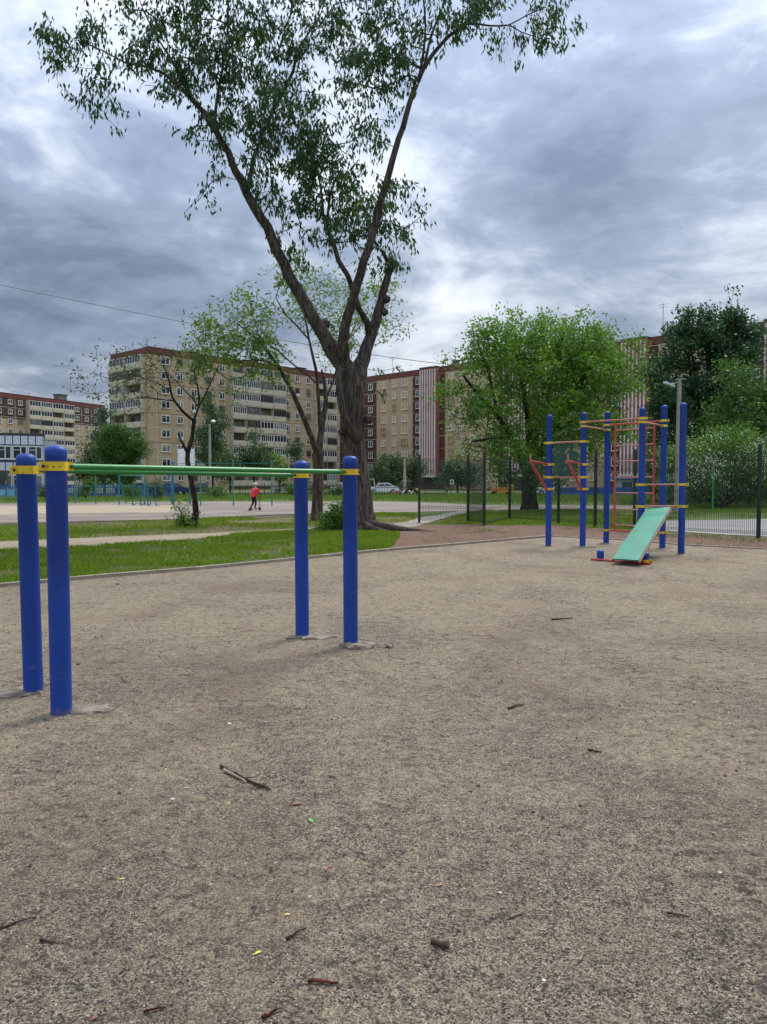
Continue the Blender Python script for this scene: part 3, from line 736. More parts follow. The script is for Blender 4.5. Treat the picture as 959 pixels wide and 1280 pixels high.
def wood_mesh(w, tip=0.006, sides=(12, 7, 4, 3), power=2.4, flare=None, cap_fix=True):
    n = w.n; r = np.zeros(n); ch = [[] for _ in range(n)]
    for i in range(n):
        if w.par[i] >= 0: ch[w.par[i]].append(i)
    for i in range(n - 1, -1, -1):
        v = sum(r[c] ** power for c in ch[i] if not w.fix[c]) ** (1 / power) if ch[i] else 0
        r[i] = w.fix[i] if w.fix[i] else max(tip, v)
    for i in range(n):
        if not w.fix[i] and w.par[i] >= 0: r[i] = min(r[i], r[w.par[i]] * (0.72 if w.fix[w.par[i]] else 0.97))
    b = MB(); used = set()
    for i in range(n):
        starts = []
        if w.par[i] < 0: starts.append((None, i))
        if ch[i]:
            fx = [c for c in ch[i] if w.fix[c]]
            main = max(fx or ch[i], key=lambda c: r[c]) if (w.fix[i] and fx) or not w.fix[i] else None
            for c in ch[i]:
                if c != main: starts.append((i, c))
        for a, c in starts:
            idx = [] if a is None else [a]; rad = []
            j = c
            while True:
                idx.append(j)
                if not ch[j]: break
                fx = [k for k in ch[j] if w.fix[k]]
                if w.fix[j] and not fx: break
                j = max(fx or ch[j], key=lambda k: r[k])
            rad = [r[k] for k in idx]
            if a is not None: rad[0] = min(rad[0], rad[1] * 1.25) if len(rad) > 1 else rad[0]
            R0 = max(rad)
            ns = sides[0] if R0 > 0.12 else sides[1] if R0 > 0.04 else sides[2] if R0 > 0.014 else sides[3]
            b.tube([Vector(w.p[k]) for k in idx], rad, ns, caps=ns > 4)
    return b
def leaves(ends, w, per, ln, wd, rng_seed, spread=0.28, droop=0.6, back=0.5, updn=0.0):
    r = np.random.RandomState(rng_seed); E = []; D = []
    for e, v in ends:
        for _ in range(per):
            q = w.p[e]
            pa = w.par[e]
            if pa >= 0 and r.rand() < back: q = q + (w.p[pa] - q) * r.rand()
            E.append(q); D.append(v)
    E = np.array(E); D = np.array(D); m = len(E)
    c = E + r.normal(0, spread, (m, 3)) * np.array([1, 1, 0.8])
    d = r.normal(0, 1, (m, 3)) * (1 - droop * 0.6) + D * 0.3 + np.array([0, 0, -1.0]) * droop * 1.6 + np.array([0, 0, 1.0]) * updn
    d /= np.linalg.norm(d, axis=1)[:, None]
    s = np.cross(d, r.normal(0, 1, (m, 3))); s /= np.linalg.norm(s, axis=1)[:, None] + 1e-9
    nrm = np.cross(d, s); L = (ln * r.uniform(0.65, 1.3, m))[:, None]; W = (wd * r.uniform(0.7, 1.25, m))[:, None]
    V = np.stack([c, c + d * L * 0.42 + s * W / 2 + nrm * L * 0.06, c + d * L, c + d * L * 0.42 - s * W / 2 + nrm * L * 0.06], 1)
    return V.reshape(-1, 3)
def blob_tips(blobs, seed, clump=0.45, floor=0.25):
    """blobs: px, py, rx, ry (px), depth, depth radius (m), tips -> points gathered in loose clumps"""
    r = np.random.RandomState(seed); T = []
    for px, py, rx, ry, Y, ry_m, n in blobs:
        c = np.array(P(px, py, Y)); s = np.array([rx * Y / FPX, ry_m, ry * Y / FPX])
        k = max(1, n // 7); cs = []
        while len(cs) < k:
            q = r.uniform(-1, 1, 3)
            if (q * q).sum() <= 1: cs.append(c + q * s)
        for i in range(n):
            q = cs[r.randint(k)] + r.normal(0, 1, 3) * clump
            if q[2] < floor: q[2] = floor + 0.2 * r.rand()
            T.append(q)
    return np.array(T)
def tree(name, label, cat, base, limbs, blobs, leaf, bark, per, ln, wd, seed, group=None, droop=0.5, spread=0.25, clump=0.45, step=0.35, tip=0.006, bend=0.18, extra=None, flare=None, sides=(12, 7, 4, 3), updn=0.0, up=0.6, crown='crown', trunk='trunk', floor=0.25, back=0.5):
    rng = random.Random(seed); root = empty(name, base, label, cat, group); w = Wood()
    for i, (pts, rad) in enumerate(limbs): limb(w, pts, rad, step, rng, root=(i == 0))
    ends = grow(w, blob_tips(blobs, seed, clump, floor), rng, step, bend, up)
    b = wood_mesh(w, tip, sides)
    if extra: extra(b)
    b.build(trunk, bark, root, True)
    V = leaves(ends, w, per, ln, wd, seed + 5, spread, droop, back, updn) - np.array(base)
    link(crown, quads_mesh(crown, V, 4, leaf), root)
    return root
def pl(pts, Y):
    """px polyline (x, y, width in px, depth offset) -> limb points and radii"""
    return [P(x, y, Y + d) for x, y, wpx, d in pts], [wpx * (Y + d) / FPX / 2 for x, y, wpx, d in pts]

# the big leaning tree behind the bars
YB = 23.6
base = G(446, 663.5)
trunk = [(446, 666, 58, 0), (445, 655, 50, 0), (445.5, 640, 42, 0), (446, 620, 37, 0), (445.5, 600, 35, 0), (443.5, 570, 31, 0), (442, 545, 28, 0), (441.5, 520, 29, 0), (441, 500, 30, 0), (441, 484, 30, 0)]
def ridged_trunk(b):
    """the old furrowed trunk: rings whose radius is broken into ridges, and roots running out over the soil"""
    r = random.Random(5); pts, rad = pl(trunk, YB); n = 56; V = []; H = []
    import mathutils.noise as mn
    fine_p, fine_r = [], []
    for i in range(len(pts) - 1):
        k = max(1, int((pts[i + 1] - pts[i]).length / 0.07))
        for j in range(k):
            t = j / k; fine_p.append(pts[i].lerp(pts[i + 1], t)); fine_r.append(rad[i] * (1 - t) + rad[i + 1] * t)
    for p, q in zip(fine_p, fine_r):
        for k in range(n):
            a = 2 * math.pi * k / n; z = p.z
            v = Vector((math.cos(a) * 2.3, math.sin(a) * 2.3, z * 0.35 + 3))
            f = 1 + 0.07 * mn.noise(v * 0.8) + 0.075 * (abs(mn.noise(Vector((math.cos(a) * 5, math.sin(a) * 5, z * 0.7)))) - 0.2) + 0.03 * mn.noise(Vector((math.cos(a) * 11, math.sin(a) * 11, z * 2.2)))
            if z < 0.7: f += (0.7 - z) * 0.36 * max(0, math.cos(a * 5 + 0.6)) ** 1.5
            if z < 1.9: f += 0.10 * math.exp(-((z - 1.0) / 0.6) ** 2) * max(0, math.cos(a + 0.5))
            V.append(p + Vector((math.cos(a), math.sin(a), 0)) * q * f * 1.0)
    m = len(fine_p)
    b.add(V, [(i * n + k, i * n + (k + 1) % n, (i + 1) * n + (k + 1) % n, (i + 1) * n + k) for i in range(m - 1) for k in range(n)])
    for a, L, r0 in ((-2.9, 1.5, .16), (-2.35, 1.2, .15), (-1.7, .9, .14), (-0.9, 1.3, .16), (-0.25, 2.1, .17), (0.5, 1.2, .13), (2.4, 1.1, .13), (1.4, .8, .12)):
        q = []; rr = []
        for j in range(7):
            s = j / 6; an = a + 0.25 * math.sin(3 * s + a)
            q.append(base + Vector((math.cos(an), math.sin(an), 0)) * (0.42 + L * s) + Vector((0, 0, 0.20 * (1 - s) ** 2 - 0.05 * s))); rr.append(r0 * (1 - 0.72 * s))
        b.tube(q, rr, 9)
    # burrs and cut stubs
    for x, y, rp, dy in ((407, 405, 6, 0), (483.5, 374, 5, 0.95), (480.5, 390, 5, 0.9), (491, 330, 5, 1.0), (461, 524, 6, 0.1), (428, 540, 5, -.2)):
        c = P(x, y, YB + dy - 0.1); rr = rp * YB / FPX
        b.tube([c + Vector((0, 0, -rr)), c + Vector((0, 0, -rr * .4)), c + Vector((0, 0, rr * .4)), c + Vector((0, 0, rr))], [rr * .35, rr, rr, rr * .4], 9)
trunk = [(x, y, w_ * .94, d) for x, y, w_, d in trunk]
LB = [pl(trunk, YB),
      pl([(441, 500, 30, 0), (437, 478, 30, 0), (430, 458, 27, -.1), (417, 438, 23, -.2), (405, 420, 20, -.3), (393, 400, 18.5, -.4), (378, 374, 17, -.5), (362, 345, 15.5, -.6), (347, 312, 14.5, -.8), (333, 283, 13.5, -.9), (318, 260, 13, -1), (308, 240, 12.5, -1.1), (296, 214, 10.5, -1.2), (284, 190, 9.5, -1.3), (271, 166, 8.8, -1.4), (254, 141, 7, -1.5), (238, 122, 6, -1.6), (222, 106, 5, -1.7), (206, 93, 4, -1.8), (188, 84, 3.2, -1.9), (160, 80, 2.4, -2), (130, 64, 1.6, -2.1), (95, 50, 1.0, -2.1)], YB),
      pl([(441, 490, 30, 0), (446, 472, 27, .2), (455, 448, 20, .4), (463, 424, 16.5, .6), (470, 402, 14.5, .8), (477, 378, 12, .9), (483, 353, 10.5, 1), (488, 334, 9, 1), (491, 326, 7, 1)], YB),
      pl([(488, 334, 7, 1), (480, 318, 5, 1), (472, 306, 3.6, 1.1), (466, 300, 2, 1.1)], YB),
      pl([(437, 478, 18, 0), (430, 452, 18, -.3), (428, 430, 16, -.5), (431, 408, 14.5, -.7), (438, 382, 13.5, -.8), (447, 354, 13, -.9), (456, 326, 12, -1), (464, 298, 11.5, -1), (471, 270, 11, -1), (478, 244, 10, -1), (487, 214, 9.2, -1), (495, 186, 8.4, -1), (503, 160, 8, -1), (512, 130, 7.5, -.9), (521, 105, 7, -.8), (530, 86, 6.5, -.7), (541, 68, 5.5, -.6), (555, 52, 4.6, -.5), (570, 38, 3.6, -.4), (590, 22, 2.8, -.3), (612, 0, 2, -.2), (635, -30, 1.4, 0)], YB),
      pl([(463, 424, 12, .6), (458, 402, 9, .3), (450, 386, 8.4, 0), (443, 365, 8, -.2), (434, 345, 7.4, -.3), (424, 325, 7, -.4), (416, 305, 6.5, -.4), (408, 286, 5.5, -.3), (404, 268, 4.4, -.2), (403, 250, 3.4, 0), (398, 220, 2.2, .2)], YB),
      pl([(408, 286, 4.4, -.3), (411, 262, 3.8, -.5), (413, 244, 3, -.7), (424, 214, 2.2, -.9)], YB),
      pl([(446, 548, 14, -.3), (434, 530, 11, -.5), (427, 508, 10.5, -.6), (424, 488, 10, -.6), (425, 468, 10, -.5), (430, 452, 10, -.3)], YB),
      pl([(308, 240, 8, -1.1), (314, 220, 6.5, -.8), (318, 196, 5.5, -.6), (330, 164, 5.2, -.3), (343, 136, 5, 0), (356, 112, 4.6, .2), (366, 90, 4.4, .4), (372, 64, 3.6, .6), (384, 44, 2.8, .9), (400, 20, 2, 1.2)], YB),
      pl([(271, 166, 6, -1.4), (269, 148, 4.6, -1.2), (273, 112, 4, -1), (281, 72, 3.4, -.8), (285, 30, 3, -.6), (286, -20, 2.2, -.5), (290, -70, 1.4, -.3)], YB),
      pl([(254, 141, 5, -1.5), (232, 108, 3.6, -2), (214, 74, 3, -2.3), (196, 46, 2.4, -2.6), (180, 14, 1.8, -2.8)], YB),
      pl([(530, 86, 4.5, -.7), (536, 56, 3.8, -.4), (546, 26, 3.2, -.2), (560, -10, 2.4, 0), (570, -60, 1.6, .2)], YB),
      pl([(524, 98, 4, -.8), (530, 62, 3.6, -.9), (532, 30, 2.8, -1.2), (528, -20, 2, -1.4)], YB),
      pl([(528, 86, 4, -.7), (512, 78, 3.4, -.4), (496, 74, 2.6, -.1), (480, 70, 1.6, .2)], YB),
      pl([(558, 46, 3.2, -.5), (585, 30, 2.8, -.8), (612, 32, 2.4, -1.0), (636, 31, 2, -1.2), (660, 18, 1.6, -1.3), (690, 6, 1, -1.4)], YB),
      pl([(636, 31, 1.8, -1.2), (652, 40, 1.4, -1.3), (680, 50, 1.2, -1.4), (700, 60, .8, -1.5)], YB)]
LB = [LB[0]] + [(p_, [q * (.94 if i == 0 else .87) for i, q in enumerate(r_)]) for p_, r_ in LB[1:]]
BB = [(95, 45, 42, 34, 21.6, 1.2, 37), (75, 70, 30, 20, 21.6, .8, 18), (130, 100, 30, 26, 21.7, 1.2, 14), (160, 50, 50, 40, 21.8, 1.4, 46), (120, 122, 22, 14, 21.7, .8, 14), (215, 30, 70, 55, 22, 1.8, 126), (230, 90, 55, 45, 22.2, 1.5, 57), (262, 150, 34, 38, 22.3, 1.0, 26),
      (300, 50, 70, 70, 23, 2.2, 140), (310, 130, 50, 60, 23, 1.8, 102), (370, 70, 60, 75, 24, 2.2, 150), (345, 195, 50, 60, 23.4, 1.8, 96), (400, 170, 65, 60, 23.8, 2, 150), (390, 250, 50, 45, 23.6, 1.6, 91), (440, 220, 50, 55, 23.4, 1.6, 96), (460, 120, 45, 60, 23.8, 2, 87),
      (440, 30, 60, 50, 24, 2.2, 102), (500, 40, 50, 55, 23.2, 1.8, 84), (560, 10, 50, 40, 23.2, 1.6, 53), (595, 30, 42, 30, 23, 1.2, 31), (640, 12, 60, 25, 22.6, 1.2, 42), (690, 30, 24, 28, 22.4, .8, 20), (675, 62, 20, 16, 22.4, .5, 13), (430, 290, 45, 24, 23.4, 1.3, 42), (495, 265, 24, 40, 22.8, .8, 36), (505, 230, 12, 14, 22.8, .5, 7),
      (488, 322, 14, 16, 24.6, .4, 19), (345, 258, 22, 12, 22.7, .6, 11), (270, 225, 12, 14, 22.5, .4, 7), (304, 246, 8, 14, 22.4, .3, 5), (375, 300, 16, 26, 23.2, .6, 15),
      (250, -70, 130, 70, 22.5, 2.6, 182), (420, -80, 130, 80, 23.6, 2.8, 193), (580, -60, 90, 60, 23, 2, 84), (480, 470, 6, 8, 24, .2, 3)]
big = tree('willow_tree', 'old leaning tree with a thick furrowed trunk forking into long limbs above the bars', 'tree', base, LB, BB, LF_BIG, M_BARK, 12, 0.20, 0.066, 41, droop=0.85, spread=0.11, clump=0.36, step=0.28, tip=0.0085, back=0.7, extra=ridged_trunk, sides=(16, 8, 4, 3), up=0.9)
# suckers at its foot
def shrub(name, label, cat, base, blobs, leaf, bark, per, ln, wd, seed, group=None, nstem=5, **k):
    r = random.Random(seed); top = max(blob[1] for blob in blobs); L = []
    bx, by, brx, bry, bY = blobs[0][:5]
    c = P(bx, by, bY)
    L.append(([base + Vector((0, 0, -0.05)), base.lerp(c, 0.35) + Vector((0, 0, 0.02))], [0.03 * k.get('thick', 1)] * 2))
    for i in range(nstem):
        bl = blobs[i % len(blobs)]; q = P(bl[0] + r.uniform(-.5, .5) * bl[2], bl[1], bl[4])
        st = base + Vector((r.gauss(0, .15), r.gauss(0, .1), 0.0)) * min(2.5, bl[2] * bl[4] / FPX)
        L.append(([base + (st - base) * 0.3, st.lerp(q, 0.5), q], [0.028 * k.get('thick', 1), 0.02 * k.get('thick', 1), 0.012 * k.get('thick', 1)]))
    k.pop('thick', None)
    return tree(name, label, cat, base, L, blobs, leaf, bark, per, ln, wd, seed, group, crown='foliage', trunk='stem', **k)
shrub('bush', 'small fresh green bush of suckers at the foot of the furrowed trunk', 'bush', G(418, 664), [(415, 645, 13, 17, 23.0, .35, 110), (410, 656, 11, 8, 22.9, .3, 40), (420, 636, 8, 10, 23, .3, 30)], LF_BRIGHT, M_BARK2, 9, 0.09, 0.045, 3, spread=0.07, clump=0.10, droop=0.1, floor=0.05)

# the half-bare tree just behind it, its thin crown to the left
Y2 = 29.0
b2 = G(396, 652)
L2 = [pl([(396, 654, 22, 0), (396.5, 645, 18, 0), (397, 625, 16, 0), (398, 600, 15, 0), (398, 580, 16, 0), (397, 566, 17, 0)], Y2),
      pl([(397, 568, 11, 0), (391, 548, 8.5, -.3), (384, 532, 8, -.5), (377, 516, 7.5, -.7), (370, 500, 7, -.9), (363, 484, 6.4, -1.1), (355, 470, 6, -1.2), (347, 457, 5.4, -1.3), (338, 444, 4.6, -1.4), (328, 430, 3.6, -1.5), (312, 416, 2.6, -1.6), (296, 404, 1.8, -1.7)], Y2),
      pl([(398, 568, 12, 0), (400, 550, 10, .2), (403, 528, 9, .4), (407, 506, 7.5, .5), (408, 490, 6, .6), (405, 474, 4.5, .6), (402, 462, 3, .6)], Y2),
      pl([(401, 540, 7, .2), (399, 515, 5.6, 0), (397, 490, 5, -.1), (395, 462, 4.4, -.2), (390, 442, 4, -.3), (386, 420, 3.2, -.3), (381, 395, 2.4, -.2), (377, 365, 1.6, 0)], Y2),
      pl([(386, 424, 2.6, -.3), (372, 408, 2.4, -.8), (356, 392, 2, -1.2), (345, 372, 1.4, -1.5)], Y2),
      pl([(397, 480, 3.4, -.1), (386, 470, 2.8, -.4), (366, 455, 2.2, -1), (345, 436, 1.8, -1.4), (318, 420, 1.2, -1.8)], Y2),
      pl([(407, 500, 4, .5), (416, 478, 3, .9), (424, 452, 2.4, 1.2), (436, 424, 2, 1.5), (448, 398, 1.4, 1.8)], Y2),
      pl([(347, 457, 3.4, -1.3), (334, 452, 2.8, -1.5), (316, 450, 2.2, -1.8), (296, 452, 1.6, -2)], Y2),
      pl([(436, 424, 1.8, 1.5), (456, 402, 1.6, 1.8), (474, 388, 1.2, 2)], Y2)]
L2 = [(p_, [q * .86 for q in r_]) for p_, r_ in L2]
B2 = [(300, 395, 34, 34, 27.2, 1.2, 81), (262, 424, 30, 28, 27, 1, 61), (285, 452, 40, 24, 27, 1.2, 74), (255, 406, 14, 18, 27, .7, 16), (330, 430, 36, 26, 27.4, 1.2, 51), (350, 380, 30, 36, 27.8, 1.2, 57), (385, 360, 34, 40, 28.8, 1.4, 68), (430, 372, 34, 42, 30, 1.4, 68), (468, 372, 26, 36, 30.8, 1.2, 49), (485, 402, 20, 22, 31, .8, 24), (415, 420, 34, 24, 29.6, 1.2, 30), (255, 446, 18, 14, 27, .6, 16), (502, 416, 8, 8, 31, .4, 5), (340, 470, 26, 12, 27.4, .8, 14), (450, 425, 30, 18, 30, 1, 16)]
tree('young_ash_tree', 'half-bare tree with a grey split trunk and pale green sparse crown behind the big tree', 'tree', b2, L2, B2, LF_LIGHT, M_BARK2, 11, 0.18, 0.065, 17, droop=0.35, spread=0.15, clump=0.30, step=0.35, tip=0.006, updn=0.3)

# the nearly leafless tree by the court
Y3 = 25.2
b3 = G(241, 660)
def z3(l): return [(100 + x / 5.328, 430 + y / 5.328, w_, d) for x, y, w_, d in l]
L3 = [pl(z3([(752, 1235, 12, 0), (762, 1190, 9.5, 0), (772, 1120, 8, 0), (768, 1060, 7.4, 0), (757, 990, 7, 0), (745, 930, 6.6, 0), (730, 850, 6.4, 0), (716, 780, 6, 0), (718, 725, 5.8, 0), (735, 670, 5.4, 0), (750, 610, 5, 0), (756, 550, 4.6, 0), (758, 505, 4.4, 0)]), Y3),
      pl(z3([(758, 510, 3.6, 0), (735, 496, 3.6, -.2), (700, 462, 3.4, -.4), (665, 425, 3.2, -.6), (635, 388, 3, -.7), (615, 355, 2.8, -.8), (606, 310, 2.6, -.8), (598, 255, 2.2, -.8), (580, 200, 1.8, -.9), (556, 150, 1.3, -1)]), Y3),
      pl(z3([(628, 378, 2.4, -.7), (580, 374, 2.1, -1), (520, 366, 1.9, -1.2), (450, 356, 1.6, -1.4), (390, 355, 1.2, -1.6), (330, 380, .9, -1.7)]), Y3),
      pl(z3([(606, 318, 2, -.8), (560, 285, 1.8, -1), (500, 252, 1.5, -1.2), (445, 235, 1.3, -1.4), (340, 200, 1, -1.6), (200, 230, .8, -1.8), (90, 190, .7, -1.9)]), Y3),
      pl(z3([(758, 510, 3.2, 0), (776, 460, 2.8, .2), (790, 418, 2.6, .3), (795, 360, 2.2, .3), (785, 290, 1.8, .3), (768, 220, 1.5, .2), (758, 170, 1.1, .2)]), Y3),
      pl(z3([(790, 420, 2.2, .3), (822, 360, 2, .5), (850, 300, 1.8, .7), (880, 240, 1.5, .8), (915, 165, 1.1, 1)]), Y3),
      pl(z3([(790, 424, 2, .3), (750, 360, 1.8, .1), (690, 300, 1.5, -.1), (640, 245, 1.2, -.3), (590, 200, 1, -.4)]), Y3),
      pl(z3([(718, 722, 4.6, 0), (700, 690, 3.6, -.1), (682, 655, 3, -.2), (664, 622, 2.8, -.2), (655, 592, 2, -.2)]), Y3),
      pl(z3([(445, 235, 1, -1.4), (300, 240, .8, -1.6), (180, 320, .7, -1.8), (40, 330, .6, -2)]), Y3)]
B3 = [(118, 462, 16, 12, 23.4, .5, 19), (130, 480, 26, 12, 23.5, .5, 17), (106, 490, 12, 8, 23.4, .4, 11), (150, 468, 26, 24, 23.8, .8, 57), (180, 462, 28, 26, 24.2, 1, 65), (205, 455, 26, 22, 24.4, 1, 49), (178, 498, 30, 18, 24, .8, 27), (232, 462, 20, 24, 25, 1, 23), (255, 468, 22, 24, 25.6, 1, 23), (165, 515, 18, 8, 24, .5, 10)]
tree('bare_tree', 'slender nearly leafless tree with dark spreading twigs standing by the court', 'tree', b3, L3, B3, LF_SMALL, M_BARKD, 3, 0.12, 0.05, 23, droop=0.3, spread=0.13, clump=0.35, step=0.25, tip=0.005, bend=0.25)
shrub('bush', 'small yellow-green bush of shoots around the slender leafless trunk', 'bush', G(233, 660), [(229, 646, 9, 12, 25.0, .35, 60), (238, 652, 9, 8, 25, .35, 40), (222, 655, 6, 5, 25, .3, 16), (226, 634, 7, 8, 25, .3, 18)], LF_LIGHT, M_BARKD, 6, 0.09, 0.045, 4, spread=0.08, clump=0.14, droop=0.1, floor=0.05)

# the bright green spreading tree behind the mesh fence
Y4 = 40.5
b4 = G(662, 638.5)
L4 = [pl([(662, 640, 26, 0), (662, 628, 20, 0), (661, 612, 18, 0), (660, 596, 18, 0)], Y4),
      pl([(660, 598, 12, 0), (652, 572, 9, -.6), (640, 546, 7.4, -1.2), (622, 520, 6, -2), (600, 496, 4.4, -2.6), (580, 470, 3, -3)], Y4),
      pl([(640, 546, 5, -1.2), (618, 548, 3.6, -2.2), (590, 552, 2.4, -3)], Y4),
      pl([(660, 598, 12, 0), (662, 566, 9, .4), (660, 530, 7.6, .6), (655, 492, 6, .4), (648, 455, 4.4, .2), (640, 425, 2.8, 0)], Y4),
      pl([(661, 600, 12, 0), (674, 570, 9.4, .2), (690, 540, 8, .4), (708, 510, 7, .2), (726, 478, 5.6, 0), (744, 448, 4, -.2)], Y4),
      pl([(690, 540, 6, .4), (716, 526, 5, 1), (744, 508, 4, 1.6), (770, 488, 2.6, 2)], Y4),
      pl([(662, 566, 6, .4), (680, 520, 5.4, 1.6), (692, 470, 4.2, 2.4), (698, 432, 2.8, 2.8)], Y4),
      pl([(622, 520, 4, -2), (614, 480, 3.6, -1.6), (604, 446, 2.8, -1.2), (595, 425, 1.8, -1)], Y4)]
B4 = [(645, 425, 45, 24, 40, 3, 136), (700, 425, 48, 22, 41, 3, 136), (755, 435, 42, 26, 41, 2.6, 120), (612, 440, 36, 26, 39.2, 2, 69), (585, 448, 16, 12, 38.6, 1.2, 14), (600, 490, 44, 30, 38, 2.6, 47), (660, 470, 52, 40, 40, 3.6, 213), (720, 475, 52, 38, 41, 3.6, 224), (770, 470, 30, 34, 42, 2.4, 106), (580, 520, 28, 26, 37.6, 2, 25), (640, 525, 46, 34, 38.4, 3, 59), (700, 530, 50, 34, 40, 3.4, 184), (755, 525, 36, 30, 41.6, 2.6, 93), (590, 560, 34, 22, 37.6, 2, 17), (650, 580, 36, 26, 38, 2.4, 52), (705, 580, 34, 28, 39, 2.6, 56), (630, 598, 16, 10, 38, 1.2, 12), (738, 560, 26, 22, 41, 2, 26)]
tree('spreading_maple_tree', 'broad bright green tree with several dark limbs behind the wire mesh fence', 'tree', b4, L4, B4, LF_BRIGHT, M_BARKD, 22, 0.215, 0.095, 29, droop=0.15, spread=0.25, clump=0.42, step=0.5, tip=0.008, updn=0.2)

# tall trees and shrubs on the right
def simple_tree(name, label, px, Y, ytop, blobs, leaf, per, ln, wd, seed, wpx=8, bark=None, group=None, forks=4, ybase=None, **k):
    base = Vector(((px - 479.5) / FPX * Y, Y, 0)); base.z = 0
    zt_ = ZA(ytop, Y); r = random.Random(seed); rad = wpx * Y / FPX / 2
    L = [([base + Vector((0, 0, -.1)), base + Vector((0, 0, zt_ * .3)), base + Vector((rad, 0, zt_ * .6)), base + Vector((0, 0, zt_ * .9))], [rad * 1.2, rad, rad * .6, rad * .15])]
    for i in range(forks):
        bl = blobs[i % len(blobs)]; q = P(bl[0], bl[1], bl[4]); h = zt_ * r.uniform(.12, .4)
        L.append(([base + Vector((0, 0, h)), (base + Vector((0, 0, h))).lerp(q, .5) + Vector((0, 0, -.1 * zt_ * r.random())), q], [rad * .55, rad * .35, rad * .12]))
    return tree(name, label, 'tree', base, L, blobs, leaf, bark or M_BARKD, per, ln, wd, seed, group, **k)
simple_tree('poplar_tree', 'tall dark green poplar with ragged spires rising over the striped block', 878, 60, 380,
    [(858, 412, 12, 22, 60, 1.4, 51), (910, 410, 12, 20, 60, 1.4, 54), (888, 400, 14, 18, 60, 1.4, 39), (865, 440, 36, 34, 60, 3, 150), (915, 440, 30, 34, 60.5, 3, 142), (845, 490, 36, 34, 59, 3, 135), (895, 485, 44, 36, 60, 3.6, 188), (830, 520, 22, 26, 59, 2, 63), (870, 535, 46, 30, 59.5, 3.4, 158), (820, 462, 12, 16, 59, 1, 21), (925, 500, 24, 34, 60, 2.4, 75), (930, 415, 12, 16, 60.4, 1.2, 27), (850, 575, 40, 24, 59.4, 3, 105), (905, 570, 40, 26, 60, 3, 105)],
    LF_DARK, 34, 0.27, 0.15, 51, wpx=12, spread=0.30, clump=0.42, step=0.7, tip=0.012, droop=0.2, forks=8)
simple_tree('leafy_tree', 'fresh green bushy tree at the right in front of the dark poplar', 938, 50, 470,
    [(925, 470, 22, 20, 50, 2, 46), (950, 500, 30, 30, 50, 2.4, 94), (915, 520, 28, 30, 49.4, 2.4, 89), (965, 480, 20, 22, 50, 2, 40), (975, 530, 34, 40, 50, 2.6, 122), (905, 555, 24, 20, 49, 2, 51), (940, 555, 36, 22, 49.4, 2.4, 94)],
    LF_MID, 26, 0.24, 0.12, 53, wpx=8, spread=0.3, clump=0.5, step=0.6, tip=0.01, droop=0.1)
lil = shrub('flowering_bush', 'wide rounded bush speckled with white blossom beyond the wire fence', 'bush', Vector(((900 - 479.5) / FPX * 44, 44, 0)),
    [(870, 570, 28, 26, 44, 1.8, 122), (915, 560, 34, 28, 44.2, 2, 148), (955, 572, 30, 34, 44.4, 2, 148), (835, 580, 18, 22, 43.6, 1.4, 57), (885, 595, 44, 20, 43.6, 2, 115), (945, 598, 34, 18, 43.8, 2, 81), (990, 585, 30, 34, 44.6, 2, 108), (860, 608, 34, 10, 43.6, 1.5, 40)],
    LF_LILAC, M_BARKD, 22, 0.17, 0.09, 55, nstem=14, thick=1.6, spread=0.26, clump=0.32, step=0.5, droop=0.1)
# its blossom, a part of its own
rb = np.random.RandomState(8); w_ = Wood(); T = blob_tips([(870, 570, 30, 22, 41.6, .5, 60), (915, 560, 34, 26, 41.8, .6, 30), (950, 578, 34, 32, 41.9, .6, 170), (885, 592, 42, 20, 41.4, .6, 150), (840, 582, 18, 18, 41.8, .5, 40), (990, 575, 30, 30, 42.2, .8, 60)], 81, 0.3)
for t in T: w_.add(t, -1)
Vb = leaves([(i, np.array([0, 0, 1.0])) for i in range(w_.n)], w_, 3, 0.065, 0.055, 9, 0.15, 0.0, 0, 0.4) - np.array(lil.location)
link('blossom', quads_mesh('blossom', Vb, 4, LF_WHITE), lil)
shrub('dark_bush', 'dark shaded hedge bush under the white flowering bush', 'bush', Vector(((880 - 479.5) / FPX * 52, 52, 0)),
    [(850, 612, 26, 12, 52, 1.4, 60), (885, 606, 26, 16, 52, 1.6, 80), (925, 610, 30, 14, 52, 1.6, 80), (965, 608, 30, 16, 52, 1.6, 80), (820, 612, 14, 10, 52, 1, 22)], LF_DARK, M_BARKD, 20, 0.22, 0.12, 57, nstem=12, spread=0.3, clump=0.35, step=0.5)

# trees and shrubs far left and in front of the blocks
simple_tree('round_tree', 'dense rounded green tree below the balconies of the corner block', 150, 82, 530,
    [(152, 560, 28, 26, 82, 2.6, 380), (150, 588, 30, 16, 82, 2.6, 220), (140, 548, 14, 12, 82, 1.6, 60)], LF_MID, 38, 0.22, 0.11, 61, wpx=5, spread=0.30, clump=0.32, step=0.8, tip=0.012, droop=0.0, updn=0.5)
simple_tree('leafy_tree', 'dark loose tree left of the rounded one, beside the low school', 117, 90, 545,
    [(118, 568, 16, 18, 90, 1.8, 112), (108, 585, 12, 16, 90, 1.6, 64), (128, 590, 18, 14, 90, 1.6, 80)], LF_SHRUB, 24, 0.26, 0.13, 62, wpx=4, spread=0.35, clump=0.5, step=0.8, tip=0.012)
simple_tree('leafy_tree', 'dark narrow tree against the end of the far left block', 131, 110, 500,
    [(132, 525, 9, 16, 110, 1.4, 50), (126, 548, 12, 18, 110, 1.6, 60), (137, 545, 8, 20, 110, 1.4, 40)], LF_DARK, 22, 0.30, 0.16, 63, wpx=3, spread=0.4, clump=0.5, step=1.0, tip=0.015)
